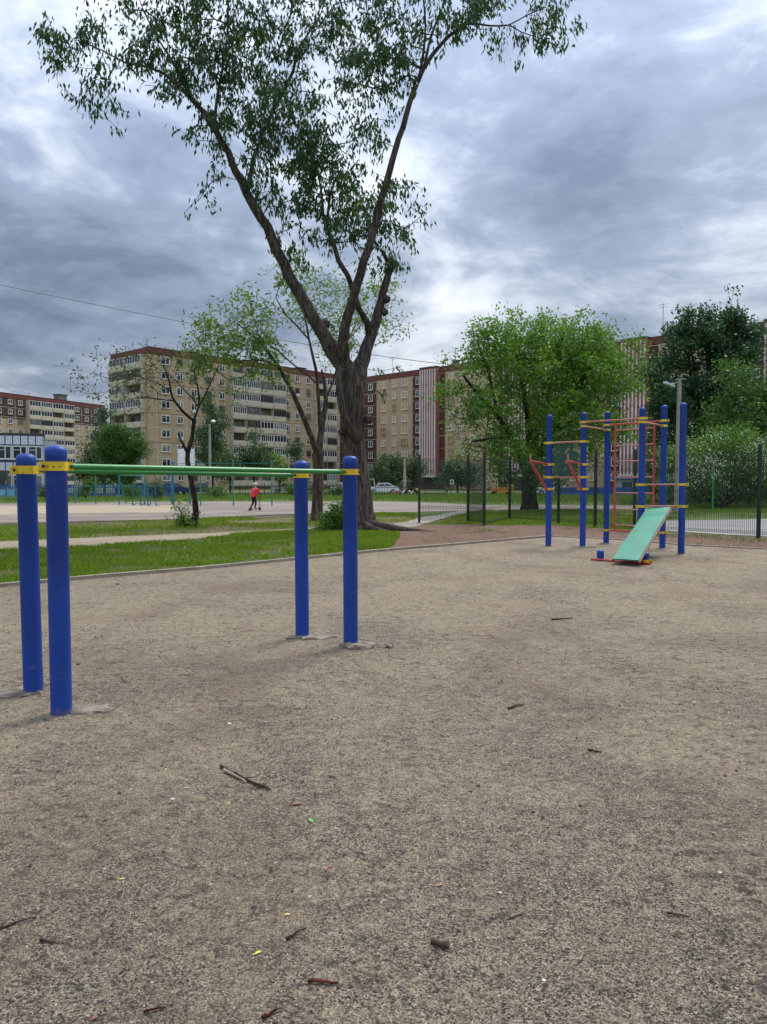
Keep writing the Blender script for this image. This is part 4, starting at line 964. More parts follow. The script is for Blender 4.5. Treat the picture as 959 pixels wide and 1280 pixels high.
simple_tree('weeping_birch', 'dark drooping birch beside the concrete lamp pole in front of the corner block', 266, 92, 495,
    [(264, 510, 9, 16, 92, 1.2, 46), (260, 540, 16, 22, 92, 1.8, 90), (268, 570, 20, 18, 92, 2, 90), (276, 525, 8, 16, 92, 1, 24), (256, 562, 12, 16, 92, 1.4, 40)], LF_DARK, 24, 0.28, 0.11, 64, wpx=3, spread=0.36, clump=0.45, step=0.8, tip=0.012, droop=0.9)
FG = 'shrubs in front of the apartment blocks'
for i, (px, Y, yt, bl, lf, lab) in enumerate([
    (318, 98, 545, [(318, 562, 16, 18, 98, 2, 90), (300, 578, 16, 12, 98, 1.8, 50), (330, 582, 18, 12, 98, 1.8, 60)], LF_SHRUB, 'dark dome-shaped shrub tree under the long balconies'),
    (350, 104, 565, [(350, 578, 14, 12, 104, 1.8, 50), (345, 590, 20, 8, 104, 1.8, 46)], LF_LIGHT, 'pale green shrub between the dark dome shrub and the conical one'),
    (371, 102, 553, [(371, 566, 7, 12, 102, 1.2, 40), (370, 584, 10, 10, 102, 1.2, 40)], LF_DARK, 'small dark conical tree behind the near right post of the bars'),
    (288, 100, 560, [(288, 578, 14, 12, 100, 1.6, 50), (284, 592, 18, 8, 100, 1.6, 40)], LF_SHRUB, 'low dark shrub right of the drooping birch'),
    (490, 112, 566, [(488, 585, 20, 18, 112, 2.4, 120), (510, 588, 18, 18, 112, 2.4, 100), (470, 592, 14, 14, 112, 2, 60), (522, 596, 12, 12, 112, 1.8, 50), (498, 604, 34, 8, 112, 2.2, 70)], LF_SHRUB, 'large dark grey-green shrub right of the big trunk'),
    (572, 105, 572, [(572, 588, 20, 14, 105, 2.2, 110), (560, 600, 14, 10, 105, 2, 50), (588, 600, 14, 10, 105, 2, 50)], LF_DARK, 'dark dense shrub right of the first striped tower')]):
    o = simple_tree('shrub', lab, px, Y, yt, bl, lf, 22, 0.30, 0.15, 70 + i, wpx=2, group=FG, spread=0.4, clump=0.45, step=1.0, tip=0.015)
    o['category'] = 'shrub'
for i, (px, Y, py, rx, ry, lab) in enumerate([(107, 66, 608, 11, 11, 'leafy green bush behind the near left post pair'), (196, 66, 612, 9, 9, 'round bush between the goal and the blue-green fence post'), (165, 68, 613, 10, 7, 'low bush seen through the small goal'), (420, 80, 612, 10, 6, 'low bush just left of the big trunk'), (268, 70, 616, 14, 5, 'low bush behind the leafless tree'), (395, 84, 612, 12, 6, 'low bush behind the half-bare tree'), (366, 82, 611, 12, 6, 'low bush left of the half-bare trunk'), (60, 68, 613, 9, 7, 'bush behind the two left posts')]):
    shrub('bush', lab, 'bush', Vector(((px - 479.5) / FPX * Y, Y, 0)), [(px, py, rx, ry, Y, .9, 60)], LF_MID if i % 2 == 0 else LF_SHRUB, M_BARKD, 16, 0.17, 0.09, 90 + i, 'low bushes beyond the court', spread=0.2, clump=0.25, step=0.5, floor=0.1)
# ------------------------------------------------------------------ apartment blocks
def facing(name, col, stripe=True, var=0.18):
    q = NT(name)
    n = q.noise(0.35, 6, 0.6); g = q.noise(3.5, 8, 0.75); v = q.noise(1.4, 6, 0.6, 0, (1, 1, 0.07))
    c = q.ramp(n, [(0.3, tuple(x * (1 - var) for x in col)), (0.7, tuple(min(1, x * (1 + var)) for x in col))])
    c = q.mix(q.ramp(g, [(0.4, 0.0), (0.75, 0.35)]), c, tuple(x * 0.62 for x in col))
    c = q.mix(q.ramp(v, [(0.55, 0.0), (0.75, 0.35)]), c, tuple(x * 0.5 for x in col))
    q.base(c); q.setp(Roughness=0.9); return q.m
M_TAN = facing('tan_pebble_panel', (0.49, 0.355, 0.22)); M_BROWN = facing('dark_brown_panel', (0.085, 0.042, 0.038))
M_BEIGE = facing('grey_beige_panel', (0.42, 0.35, 0.26)); M_CORN = facing('red_brown_cornice', (0.17, 0.055, 0.045))
M_PALE = facing('pale_concrete', (0.56, 0.48, 0.355), var=0.12); M_PINK = facing('faded_red_panel', (0.40, 0.125, 0.10), var=0.25)
M_JOINT = simple('joint_line', (0.58, 0.49, 0.38), 0.9, 0.2, 1); M_WHITE = simple('white_window_frame', (0.74, 0.73, 0.70), 0.5, 0.08, 1)
M_FIN = simple('white_fin', (0.66, 0.62, 0.58), 0.8, 0.15, 0.5); M_ROOF = simple('roof_bitumen', (0.08, 0.075, 0.07), 0.9)
M_BRICK = simple('shaft_brick', (0.19, 0.15, 0.13), 0.9, 0.3, 1.5); M_DKFRAME = simple('dark_window_frame', (0.14, 0.11, 0.09), 0.6)
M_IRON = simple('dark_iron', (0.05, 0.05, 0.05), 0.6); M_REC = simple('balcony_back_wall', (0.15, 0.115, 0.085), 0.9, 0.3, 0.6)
def glass_mat(name, cols, rough=0.08):
    q = NT(name); oi = q.n('ShaderNodeObjectInfo')
    c = q.ramp(oi.outputs['Random'], [(i / (len(cols) - 1), x) for i, x in enumerate(cols)], 'CONSTANT')
    s = q.noise(1.1, 2, 0.5, 0, (1, 1, 0.5)); c = q.mix(q.ramp(s, [(0.45, 0.0), (0.55, 0.5)]), c, tuple(x * 0.4 for x in cols[0]))
    q.base(c); q.setp(Roughness=rough); return q.m
M_GLASS = glass_mat('window_glass', [(0.03, 0.035, 0.045), (0.06, 0.07, 0.085), (0.02, 0.022, 0.028), (0.26, 0.26, 0.25), (0.04, 0.05, 0.06), (0.12, 0.10, 0.08), (0.03, 0.03, 0.035)])

WIN = {}
def window_meshes(w, h, frame=None, panes=2):
    key = (w, h, frame, panes)
    if key not in WIN:
        fm = M_WHITE if frame is None else frame
        g = MB(); g.box((0, -0.03, 0), (w - 0.1, 0.04, h - 0.1))
        f = MB(); t = 0.115
        f.box((0, -0.06, h / 2 - t / 2), (w, 0.10, t)); f.box((0, -0.06, -h / 2 + t / 2), (w, 0.10, t))
        for s in (-1, 1): f.box((s * (w / 2 - t / 2), -0.06, 0), (t, 0.10, h - 2 * t))
        for k in range(1, panes): f.box((-w / 2 + w * k / panes + (0.1 if panes == 2 else 0), -0.062, 0), (t * 0.9, 0.09, h - 2 * t))
        if panes == 2: f.box((-w * 0.2, -0.061, h * 0.2), (w * 0.5, 0.085, 0.06))
        s = MB(); s.box((0, -0.12, -h / 2 - 0.05), (w + 0.14, 0.24, 0.05))
        WIN[key] = (g.mesh('window', M_GLASS), f.mesh('frame', fm), s.mesh('sill', M_JOINT))
    return WIN[key]
BAL = {}
def balcony_meshes(w, d, kind):
    key = (w, d, kind)
    if key not in BAL:
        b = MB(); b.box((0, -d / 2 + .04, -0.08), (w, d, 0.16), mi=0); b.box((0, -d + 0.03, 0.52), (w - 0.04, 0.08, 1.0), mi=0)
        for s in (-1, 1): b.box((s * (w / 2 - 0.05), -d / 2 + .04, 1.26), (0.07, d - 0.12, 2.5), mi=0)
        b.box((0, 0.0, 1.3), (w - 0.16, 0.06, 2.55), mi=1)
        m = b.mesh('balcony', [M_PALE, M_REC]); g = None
        dw = MB(); dw.box((-w * 0.18, -0.06, 1.25), (w * 0.42, 0.05, 1.5)); dw.box((w * 0.2, -0.06, 1.1), (0.75, 0.05, 2.0))
        if kind:
            fm = {1: M_WHITE, 2: M_DKFRAME, 3: M_WHITE}[kind]; f = MB(); y = -d + 0.05; z0, z1 = 1.02, 2.48
            f.box((0, y, z0 + .04), (w - .1, 0.08, .10), mi=1); f.box((0, y, z1 - .04), (w - .1, 0.08, .10), mi=1)
            n = {1: 4, 2: 5, 3: 6}[kind]
            for k in range(n + 1): f.box((-w / 2 + .09 + (w - .18) * k / n, y - .002, (z0 + z1) / 2), (.09, .075, z1 - z0 - .18), mi=1)
            f.box((0, y + .025, (z0 + z1) / 2), (w - .2, 0.02, z1 - z0 - .1), mi=0)
            g = f.mesh('glazing', [M_GLASS, fm])
        else: g = dw.mesh('balcony_window', [M_GLASS])
        BAL[key] = (m, g)
    return BAL[key]
class Facade:
    """one face of a block: local x along it, outward is local -y; placed in its block's own frame"""
    def __init__(self, root, o, ang): self.root, self.o, self.ang, self.items, self.bal = root, Vector(o), ang, [], []
    def at(self, x, z, y=0.0):
        c, s = math.cos(self.ang), math.sin(self.ang); return self.o + Vector((x * c - y * s, x * s + y * c, z))
    def window(self, x, z, w, h, frame=None, panes=2): self.items.append((x, z, w, h, frame, panes))
    def mb(self, b, name, mats):
        me = b.mesh(name, mats); return link(name, me, self.root, self.o, self.ang)
def finish_windows(root, facs, cap=100):
    its = [(f, i) for f in facs for i in f.items]
    n = len(its)
    def far(q): return (root.matrix_basis @ q[0].at(q[1][0], q[1][1])).length
    its.sort(key=far)
    for f, (x, z, w, h, fr, pn) in its[:cap]:
        g, fm, s = window_meshes(w, h, fr, pn)
        o = link('window', g, root, f.at(x, z), f.ang); link('frame', fm, o); link('sill', s, o)
    if n > cap:
        b = MB(); mats = [M_GLASS, M_WHITE, M_DKFRAME, M_JOINT]
        for f, (x, z, w, h, fr, pn) in its[cap:]:
            for k, me in enumerate(window_meshes(w, h, fr, pn)):
                Rm = Matrix.Rotation(f.ang, 3, 'Z'); p = f.at(x, z)
                b.add([p + Rm @ v.co for v in me.vertices], [tuple(q.vertices) for q in me.polygons], 0 if k == 0 else (3 if k == 2 else (1 if fr is None else 2)))
        me = b.mesh('distant_windows', mats); tag(link('distant_windows', me, root), kind='stuff')
RB = random.Random(11)
def add_balcony(f, x, z, w, d=1.15, kinds=(1, 2, 3, 0, 0)):
    k = RB.choice(kinds); m, g = balcony_meshes(w, d, k)
    o = link('balcony', m, f.root, f.at(x, z), f.ang)
    if g: link('glazing' if k else 'balcony_window', g, o)
def block_shell(root, L, D, H, wall):
    b = MB(); b.box((L / 2, D / 2, H / 2), (L, D, H)); me = b.mesh('wall', wall); return link('wall', me, root)
def roof_bits(root, L, D, H, shafts, antennas, corn=1.25, pr=0.12):
    b = MB(); t = 0.3
    b.box((L / 2, -pr + t / 2 - 0.0, H + corn / 2 - 0.15), (L + 2 * pr, t, corn)); b.box((L / 2, D + pr - t / 2, H + corn / 2 - 0.15), (L + 2 * pr, t, corn))
    for x in (-pr + t / 2, L + pr - t / 2): b.box((x, D / 2, H + corn / 2 - 0.152), (t, D + 2 * pr - 2 * t, corn))
    b.box((L / 2, D / 2, H + 0.12), (L - .3, D - .3, 0.24), mi=1)
    for s in (0, 1): b.box((L / 2, -pr + t / 2 + s * (D + 2 * pr - t), H + corn - 0.12), (L + 2 * pr + .1, t + .12, 0.07), mi=1)
    roof = link('roof', b.mesh('roof', [M_CORN, M_ROOF]), root)
    for x, y, w, h in shafts:
        b = MB(); b.box((x, y, H + .24 + h / 2), (w, w * .8, h)); b.box((x, y, H + .24 + h + .12), (w + .5, w * .8 + .5, .2), mi=1)
        link('vent_shaft', b.mesh('vent_shaft', [M_BRICK, M_ROOF]), roof)
    for x, y, h, k in antennas:
        b = MB(); b.tube([Vector((x, y, H)), Vector((x, y, H + h))], .05, 5)
        for j in range(k): b.tube([Vector((x - .9 + .1 * j, y, H + h - .15 - .5 * j)), Vector((x + .9 - .1 * j, y, H + h - .15 - .5 * j))], .03, 4)
        link('antenna', b.mesh('antenna', M_IRON), roof)
ST, NF = 2.78, 9
def joints(f, L, z0, xs=(), every=(2, 4, 6, 8)):
    b = MB()
    for k in range(1, NF + 1):
        h = 0.12 if k in every else 0.05
        b.box((L / 2, -0.012, z0 + ST * k - .1), (L, 0.02, h), mi=0 if k in every else 1)
    for x in xs: b.box((x, -0.014, z0 + ST * NF / 2), (0.10, 0.02, ST * NF), mi=0)
    f.mb(b, 'panel_joint', [M_JOINT, M_BROWN])
def plate(f, x0, x1, z0, z1, mat, y=0.03, name='wall_panel'):
    b = MB(); b.box(((x0 + x1) / 2, -y / 2 + .005, (z0 + z1) / 2), (x1 - x0, y, z1 - z0)); return f.mb(b, name, mat)
Z0 = 0.9

# A: the corner block
o = Vector((-44.2, 144, 0)); dv = Vector((33.8, 38, 0)); LA = dv.length; DA = 13.8; HA = Z0 + NF * ST
angA = math.atan2(dv.y, dv.x)
ba = empty('apartment_block', o, 'tan nine-storey block in the middle whose balconied corner faces us', 'building', 'apartment blocks round the yard', angA)
block_shell(ba, LA, DA, HA, M_TAN)
fa = Facade(ba, (0, 0, 0), 0.0); fs = Facade(ba, (0, DA, 0), -math.pi / 2)
joints(fa, LA, Z0, (1.6, 8.1, 11.6, 15.0, 18.4, 33.4, 35.8, 39.0, 42.0)); joints(fs, DA, Z0)
for k in range(NF):
    z = Z0 + ST * k
    for x, w in ((3.5, 1.9), (6.7, 1.4), (9.9, 1.4), (13.4, 1.4), (16.7, 1.4), (34.5, 1.2), (37.3, 1.3), (40.7, 1.3), (49.9, 0.9)):
        if k == 0 and w < 1.3: continue
        fa.window(x, z + 1.62, w, 1.45, None if RB.random() < .72 else M_DKFRAME)
    for i in range(4): add_balcony(fa, 20.45 + 3.62 * i, z, 3.56, kinds=(1, 1, 3, 3, 2, 0) if k > 0 else (0,))
    for i in range(2): add_balcony(fa, 44.0 + 3.2 * i, z, 3.1, kinds=(1, 3, 2, 0))
    for i, x in enumerate((3.9, 9.9)): add_balcony(fs, x, z, 5.6, kinds=(2, 3, 1, 0))
plate(fs, 6.75, 7.05, Z0, HA, M_BROWN, 0.05, 'pilaster')
roof_bits(ba, LA, DA, HA, [(13, 5.5, 2.4, 1.9), (31, 5.5, 2.0, 1.6), (43, 5.5, 2.2, 2.0)], [(1.2, 2.5, 3.2, 2), (2.5, 5, 2.6, 2), (0.4, 9, 2.4, 2), (9, 4, 2.8, 1), (5.6, 3, 2.2, 2)])
for u, z in ((9.9, 5), (37.3, 7), (6.7, 3)):
    b = MB(); b.box((u, -.22, Z0 + ST * z + .75), (.85, .36, .6)); fa.mb(b, 'air_conditioner', M_WHITE)
finish_windows(ba, [fa, fs])

# B: the long block with striped stair towers
p0 = Vector((-4.5, 188, 0)); dv = Vector((65.2, -64, 0)).normalized(); SB = -14.0; LBk = 130.0
o = p0 + dv * SB; angB = math.atan2(dv.y, dv.x); HB = Z0 + NF * ST + .3
bb_ = empty('apartment_block', o, 'long tan and brown block with red and white striped stair towers on the right', 'building', 'apartment blocks round the yard', angB)
block_shell(bb_, LBk, 13, HB, M_BROWN)
fb = Facade(bb_, (0, 0, 0), 0.0)
towers = [19.2 - SB + 24.5 * i for i in range(4)]; tans = [(4.0 - SB, 15.8 - SB)] + [(t + 6.4, t + 21.0) for t in towers]
xj = []
for a, c in tans:
    plate(fb, a, min(c, LBk), 0, HB - .05, M_TAN, 0.06); L_ = c - a
    pos = (.2, .5, .78) if L_ < 13 else (.12, .32, .55, .82)
    for k in range(NF):
        for j, u in enumerate(pos):
            if a + L_ * u > LBk - 1: continue
            w = (1.6, 1.25, 2.0, 1.6)[j]; fb.window(a + L_ * u, Z0 + ST * k + 1.62, w, 1.5, None if RB.random() < .85 else M_DKFRAME)
    xj.append(a + L_ * .33)
for t in towers:
    for k in range(NF):
        fb.window(t - 1.7, Z0 + ST * k + 1.62, 1.4, 1.5)
for k in range(NF): fb.window(-SB - 4.2, Z0 + ST * k + 1.62, 1.4, 1.5); fb.window(-SB + 1.9, Z0 + ST * k + 1.62, 1.5, 1.5)
b = MB()
for k in range(1, NF + 1): b.box((LBk / 2, -0.065, Z0 + ST * k - .1), (LBk, 0.02, 0.11 if k in (1, 4, 8, 9) else 0.06))
for x in xj: b.box((x, -0.067, HB / 2), (.10, .02, HB - 1))
fb.mb(b, 'panel_joint', M_JOINT)
for t in towers:
    b = MB(); x0, x1 = t, t + 4.7; d = 1.3
    b.box(((x0 + x1) / 2, -d / 2, (3.0 + HB + 1.0) / 2), (x1 - x0, d - 0.02, HB + 1.0 - 3.0), mi=0)
    for k in range(7): b.box((x0 + .18 + (x1 - x0 - .36) * k / 6, -d - .12, (2.7 + HB + .6) / 2), (.26, .26, HB + .6 - 2.7), mi=1)
    for k in range(1, NF + 1): b.box(((x0 + x1) / 2, -d - .045, Z0 + ST * k + .4), (x1 - x0 - .4, .09, .16), mi=2)
    b.box(((x0 + x1) / 2, -d / 2 - .1, 2.82), (x1 - x0 + .3, d + .5, .34), mi=1)
    b.box(((x0 + x1) / 2, -d / 2 - .05, HB + 1.12), (x1 - x0 + .3, d + .3, .24), mi=3)
    fb.mb(b, 'stair_tower', [M_PINK, M_FIN, M_CORN, M_ROOF])
    b = MB(); b.box(((x0 + x1) / 2, -0.03, 1.25), (1.7, .1, 2.3)); fb.mb(b, 'door', M_IRON)
roof_bits(bb_, LBk, 13, HB, [(38.5, 5, 1.2, 2.6), (42.0, 5, 3.5, .8), (76, 5, 3.5, .8), (20, 6, 3, .6), (89, 5, 4, 1.0), (107.6, 3, 1.6, 3.2)], [(20.5, 3, 5.6, 2), (40.0, 3, 5.5, 2), (45.0, 3, 5.2, 1), (88, 3, 7.5, 2), (62, 4, 5, 2)])
finish_windows(bb_, [fb])

# C: the far block on the left
o = Vector((-113, 190, 0)); e = Vector((-89.5, 245, 0)); dv = e - o; LC = dv.length; angC = math.atan2(dv.y, dv.x); HC_ = 25.0
bc = empty('apartment_block', o, 'brown-topped far block with long balcony rows behind the low school on the left', 'building', 'apartment blocks round the yard', angC)
block_shell(bc, LC, 13, HC_, M_TAN)
fc = Facade(bc, (0, 0, 0), 0.0)
zs = HC_ - 2 * ST - .2
plate(fc, 0, 29.0, zs, HC_, M_BROWN, .06); plate(fc, 46.5, LC, zs, HC_, M_BROWN, .06)
stc = 2.68
for k in range(NF):
    z = HC_ - stc * (k + 1)
    for x in (2.5, 6, 9.5, 13, 16.5, 20.2, 23.8, 27.2): fc.window(x, z + 1.55, 1.5, 1.4, None if RB.random() < .8 else M_DKFRAME)
    for x in (48.2, 52.0, 56.0): fc.window(x, z + 1.55, 1.5, 1.4)
    for i in range(4): add_balcony(fc, 31.4 + 4.2 * i, z, 4.1, kinds=(1, 3, 2, 1, 0))
b = MB()
for k in range(NF): b.box((LC / 2, -.07, HC_ - stc * (k + 1)), (LC, .02, .1))
for x in (4.3, 11.2, 18.4, 25.4, 50, 54): b.box((x, -.072, HC_ / 2), (.12, .02, HC_ - .5))
fc.mb(b, 'panel_joint', M_JOINT)
roof_bits(bc, LC, 13, HC_, [(21.5, 5, 3.2, 2.4), (46.5, 5, 3.0, 3.0), (2, 5, 3, 2.2)], [(33, 3, 2.4, 1)], corn=1.3)
finish_windows(bc, [fc])

# the low school with purple and white panels
Ys = 86.0; M_PURP = simple('purple_paint', (0.11, 0.11, 0.26), 0.8, 0.25, .8); M_SQ = simple('white_panel_paint', (0.70, 0.71, 0.76), 0.8, 0.12, 1)
M_GRW = facing('pale_grey_wall', (0.52, 0.54, 0.58), var=.1)
xr = (56 - 479.5) / FPX * Ys
ks = empty('school_building', Vector((xr - 22, Ys, 0)), 'low two-storey school with purple bands of white square panels at the left edge', 'building', None, math.radians(24))
ks.location = Vector((xr, Ys, 0)) - Vector((math.cos(math.radians(24)), math.sin(math.radians(24)), 0)) * 22
b = MB(); b.box((11, 6, 3.4), (22, 12, 6.8)); link('wall', b.mesh('wall', M_GRW), ks)
b = MB(); b.box((11, 6, 6.9), (22.3, 12.3, .18)); link('roof', b.mesh('roof', M_ROOF), ks)
f = Facade(ks, (0, 0, 0), 0)
for z0, z1 in ((5.62, 6.78), (2.55, 3.95)): plate(f, 0, 21.9, z0, z1, M_PURP, .06, 'panel_band')
SQM = None
for z in (6.2, 3.25):
    for i in range(26):
        x = 21.55 - .77 * i; 
        if x < .5: break
        b = MB(); b.box((0, -.075, 0), (.64, .05, .94), mi=0)
        for s in (-1, 1): b.box((s * .17, -.105, 0), (.05, .02, .48), mi=1); b.box((0, -.106, s * .22), (.30, .02, .05), mi=1)
        SQM = SQM or b.mesh("square_panel", [M_SQ, M_GRW]); link("square_panel", SQM, ks, f.at(x, z))
for z in (4.82, 1.6):
    for i in range(12): f.window(21.1 - 1.56 * i, z, 1.48, 1.5)
finish_windows(ks, [f])
b = MB(); b.box((-1.0, 0, 0), (5, .1, .1)); 
c = MB(); c.box((0, 0, 0), (1.3, 10, 6.2)); link('stair_wing', c.mesh('stair_wing', M_GRW), ks, Vector((22.66, 6.2, 3.1)))
c = MB(); c.box((0, 0, 0), (1.0, .1, 2.1)); link('door', c.mesh('door', simple('red_brown_door', (0.25, .05, .05), .6)), ks, Vector((22.66, 1.17, 1.06)))
c = MB(); c.box((0, 0, 0), (9, 3.0, .9)); link('canopy', c.mesh('canopy', M_IRON), ks, Vector((13.8, -1.6, 2.35)))
# ------------------------------------------------------------------ fences
M_DKG = simple('dark_green_metal', (0.012, 0.026, 0.02), 0.45, 0.3, 4); M_TEAL = simple('teal_paint', (0.02, 0.20, 0.18), 0.5, 0.3, 2, dirt=(.10, .08, .06))
M_BLU2 = simple('blue_green_paint', (0.015, 0.15, 0.24), 0.5, 0.3, 2); M_BLUF = simple('blue_fence_paint', (0.02, 0.09, 0.30), 0.6, 0.35, 1.2)
M_LBL = simple('pale_blue_paint', (0.16, 0.40, 0.50), 0.7, 0.2, 1); M_GPOLE = simple('bright_green_paint', (0.02, 0.36, 0.05), 0.5, 0.2, 3)
M_POLE = simple('weathered_pole_concrete', (0.33, 0.30, 0.25), 0.9, 0.25, 2, bump=.3)
def mesh_panel(b, p, q, h, gap=0.055, r=0.0042, z0=0.08, hz=(0.1, 0.55, 1.2, 1.85, 2.3)):
    d = q - p; L = d.length; n = max(2, int(L / gap)); dn = d.normalized(); s = Vector((-dn.y, dn.x, 0))
    for k in range(n + 1):
        c = p + d * (k / n); zb = c.z
        b.box((c.x, c.y, zb + (z0 + h) / 2), (2 * r, 2 * r, h - z0), math.atan2(dn.y, dn.x))
    for z in hz:
        if z > h: continue
        for dz in (0, 0.06):
            b.beam(p + Vector((0, 0, z + dz)) + s * .006, q + Vector((0, 0, z + dz)) + s * .006, .008, .008)
        b.beam(p + Vector((0, 0, z + .03)) + s * .03, q + Vector((0, 0, z + .03)) + s * .03, .006, .006)
def mesh_fence(label, pts, h, closed=False, ph=2.45, skip=()):
    root = empty('wire_fence', pts[0], label, 'fence', 'dark green wire mesh fences')
    for i, p in enumerate(pts):
        b = MB(); b.box((p.x, p.y, ph / 2), (.085, .085, ph + .1)); b.box((p.x, p.y, ph + .06), (.095, .095, .03)); b.build('post', M_DKG, root)
    for i, (p, q) in enumerate(zip(pts, pts[1:])):
        if i in skip: continue
        b = MB(); mesh_panel(b, p, q, h); b.build('mesh_panel', M_DKG, root)
    return root
F1 = [G(524, 653.5), G(585, 653.8), G(605, 657)]
mesh_fence('short dark green wire mesh fence panel beside the bare red soil', F1, 2.3)
def lerp_pts(a, c, n): return [a + (c - a) * i / n for i in range(n + 1)]
a, m1, e1 = F1[2], G(637, 650), G(698, 655)
F2 = [G(637, 650), G(698, 655), G(744, 659), G(793, 663), G(948, 672.5), G(1130, 682)]
mesh_fence('long dark green wire mesh fence running behind the climbing frame to the right', F2, 2.3)
b = MB()
mesh_panel(b, F1[2], F2[0], 2.3, .2, .003); rt = empty('wire_gate', F1[2], 'wire mesh gate leaf between the two dark green fences', 'gate'); b.build('mesh_panel', M_DKG, rt)
b = MB(); d = (F2[0] - F1[2]); p, q = F1[2] + d * .04, F2[0] - d * .04
for z in (.1, 2.32): b.beam(p + Vector((0, 0, z)), q + Vector((0, 0, z)), .04, .04)
for x in (p, q): b.beam(x + Vector((0, 0, .13)), x + Vector((0, 0, 2.29)), .04, .04)
b.build('gate_frame', M_DKG, rt)
# teal court posts and rail
cfp = [(94, 629), (120, 630), (216, 631), (251, 632), (292, 632), (340, 632)]
cr = empty('court_fence', G(216, 631), 'row of teal posts with thin rails along the sandy court', 'fence')
pts = []
for i, (x, y) in enumerate(cfp):
    g_ = G(x, y); r_ = 0.10 if x == 216 else 0.045 if x > 240 else .04; h_ = 2.9 if x > 130 else 1.9
    b = MB(); b.tube([g_ + Vector((0, 0, -.1)), g_ + Vector((0, 0, h_))], r_, 10, round_end=True); b.build('post', M_BLU2 if x == 216 else M_TEAL, cr, True); pts.append(g_)
b = MB()
for z, i0, i1 in ((1.25, 0, 2), (2.75, 2, 5), (.35, 0, 1)): b.tube([pts[i0] + Vector((0, 0, z)), pts[i1] + Vector((0, 0, z))], .018, 6)
b.build('rail', M_TEAL, cr, True)
# the small goal with its stays
g0, g1 = G(149, 631), G(181, 631.5)
gl = empty('football_goal', (g0 + g1) / 2, 'small teal tube goal on the sandy court', 'goal')
b = MB(); H = 1.95
b.tube([g0, g0 + Vector((0, 0, H)), g1 + Vector((0, 0, H)), g1], .05, 8); b.build('goal_frame', M_TEAL, gl, True)
b = MB(); bk = Vector((.1, 1.0, 0)); b.tube([g0 + Vector((0, 0, H)), g0 + bk + Vector((0, 0, .05)), g1 + bk + Vector((0, 0, .05)), g1 + Vector((0, 0, H))], .03, 6); b.build('back_stay', M_TEAL, gl, True)
GH = 'low blue tube hurdles by the goal'
for i, (x0, x1, y, lab) in enumerate([(166, 176, 632, 'low dark blue tube hurdle nearer the goal, left of the other'), (185, 195, 632.5, 'low dark blue tube hurdle right of the goal')]):
    p, q = G(x0, y), G(x1, y); h = empty('hurdle', (p + q) / 2, lab, 'hurdle', GH)
    b = MB(); b.tube([p, p + Vector((0, 0, 1.2)), q + Vector((0, 0, 1.2)), q], .03, 7); b.build('frame', M_BLUF, h, True)
    b = MB(); b.tube([p + Vector((0, 0, .05)), p + Vector((0, .5, .05))], .03, 6); b.tube([q + Vector((0, 0, .05)), q + Vector((0, .5, .05))], .03, 6); b.build('foot', M_BLUF, h, True)
# blue picket fence of the school and the pale panels
def picket(label, p, q, h, mat, gap=.22, name='picket_fence', pw=.09):
    r = empty(name, p, label, 'fence'); d = q - p; L = d.length; b = MB(); dn = d.normalized(); an = math.atan2(dn.y, dn.x)
    n = int(L / gap)
    for k in range(n): c = p + d * (k / n); b.box((c.x, c.y, h / 2 + .06), (pw, .03, h), an)
    b.build('pickets', mat, r); b = MB(); s = Vector((-dn.y, dn.x, 0)) * .04
    for z in (.3, h - .25): b.beam(p + s + Vector((0, 0, z)), q + s + Vector((0, 0, z)), .05, .07)
    b.build('rail', mat, r)
    for k in range(0, int(L / 2.6) + 1):
        c = p + dn * 2.6 * k + s * 2.4; b = MB(); b.box((c.x, c.y, (h + .1) / 2), (.08, .08, h + .15), an); b.build('post', mat, r)
    return r
def at(px, Y): return Vector(((px - 479.5) / FPX * Y, Y, 0))
picket('blue picket fence in front of the school and the corner block', at(-40, 74), at(215, 76), 1.25, M_BLUF)
picket('dark thin iron fence behind the half-bare tree', at(300, 82), at(470, 84), 1.3, M_IRON, .3, 'iron_fence', .03)
picket('dark thin iron fence right of the big trunk', at(470, 80), at(560, 80), 1.2, M_IRON, .3, 'iron_fence', .03)
r = empty('panel_fence', at(-40, 71), 'pale blue solid panel fence at the left edge', 'fence')
b = MB(); p, q = at(-40, 71), at(20, 71); b.beam(p + Vector((0, 0, .42)), q + Vector((0, 0, .42)), .05, .84); b.build('panel', M_LBL, r)
b = MB()
for k in range(6): c = p.lerp(q, k / 5); b.box((c.x, c.y - .05, .6), (.06, .06, 1.2))
b.build('post', M_BLUF, r)
r = empty('blue_board_fence', at(690, 84), 'low blue board fence beyond the grass behind the climbing frame', 'fence')
b = MB(); p, q = at(694, 84), at(812, 84)
n = 46
for k in range(n): c = p.lerp(q, (k + .5) / n); b.box((c.x, c.y, .48), ((q - p).length / n - .015, .04, .96))
b.build('board', M_BLUF, r)
b = MB()
for k in range(9): c = p.lerp(q, k / 8); b.box((c.x, c.y + .06, .55), (.08, .08, 1.1))
b.build('post', M_BLUF, r)
r = empty('kiosk', at(785, 88), 'small kiosk with a bright blue roof beyond the wall bars', 'kiosk')
c = at(785, 88); b = MB(); b.box((c.x, c.y, .95), (2.6, 2, 1.9)); b.build('wall', simple('kiosk_wall', (.30, .34, .36), .8), r)
b = MB(); b.box((c.x, c.y, 2.02), (3.2, 2.6, .22)); b.build('roof', simple('kiosk_blue_roof', (.03, .22, .62), .5), r)
b = MB(); b.box((c.x - .4, c.y - 1.02, 1.15), (1.1, .04, .8)); b.build('window', M_GLASS, r)

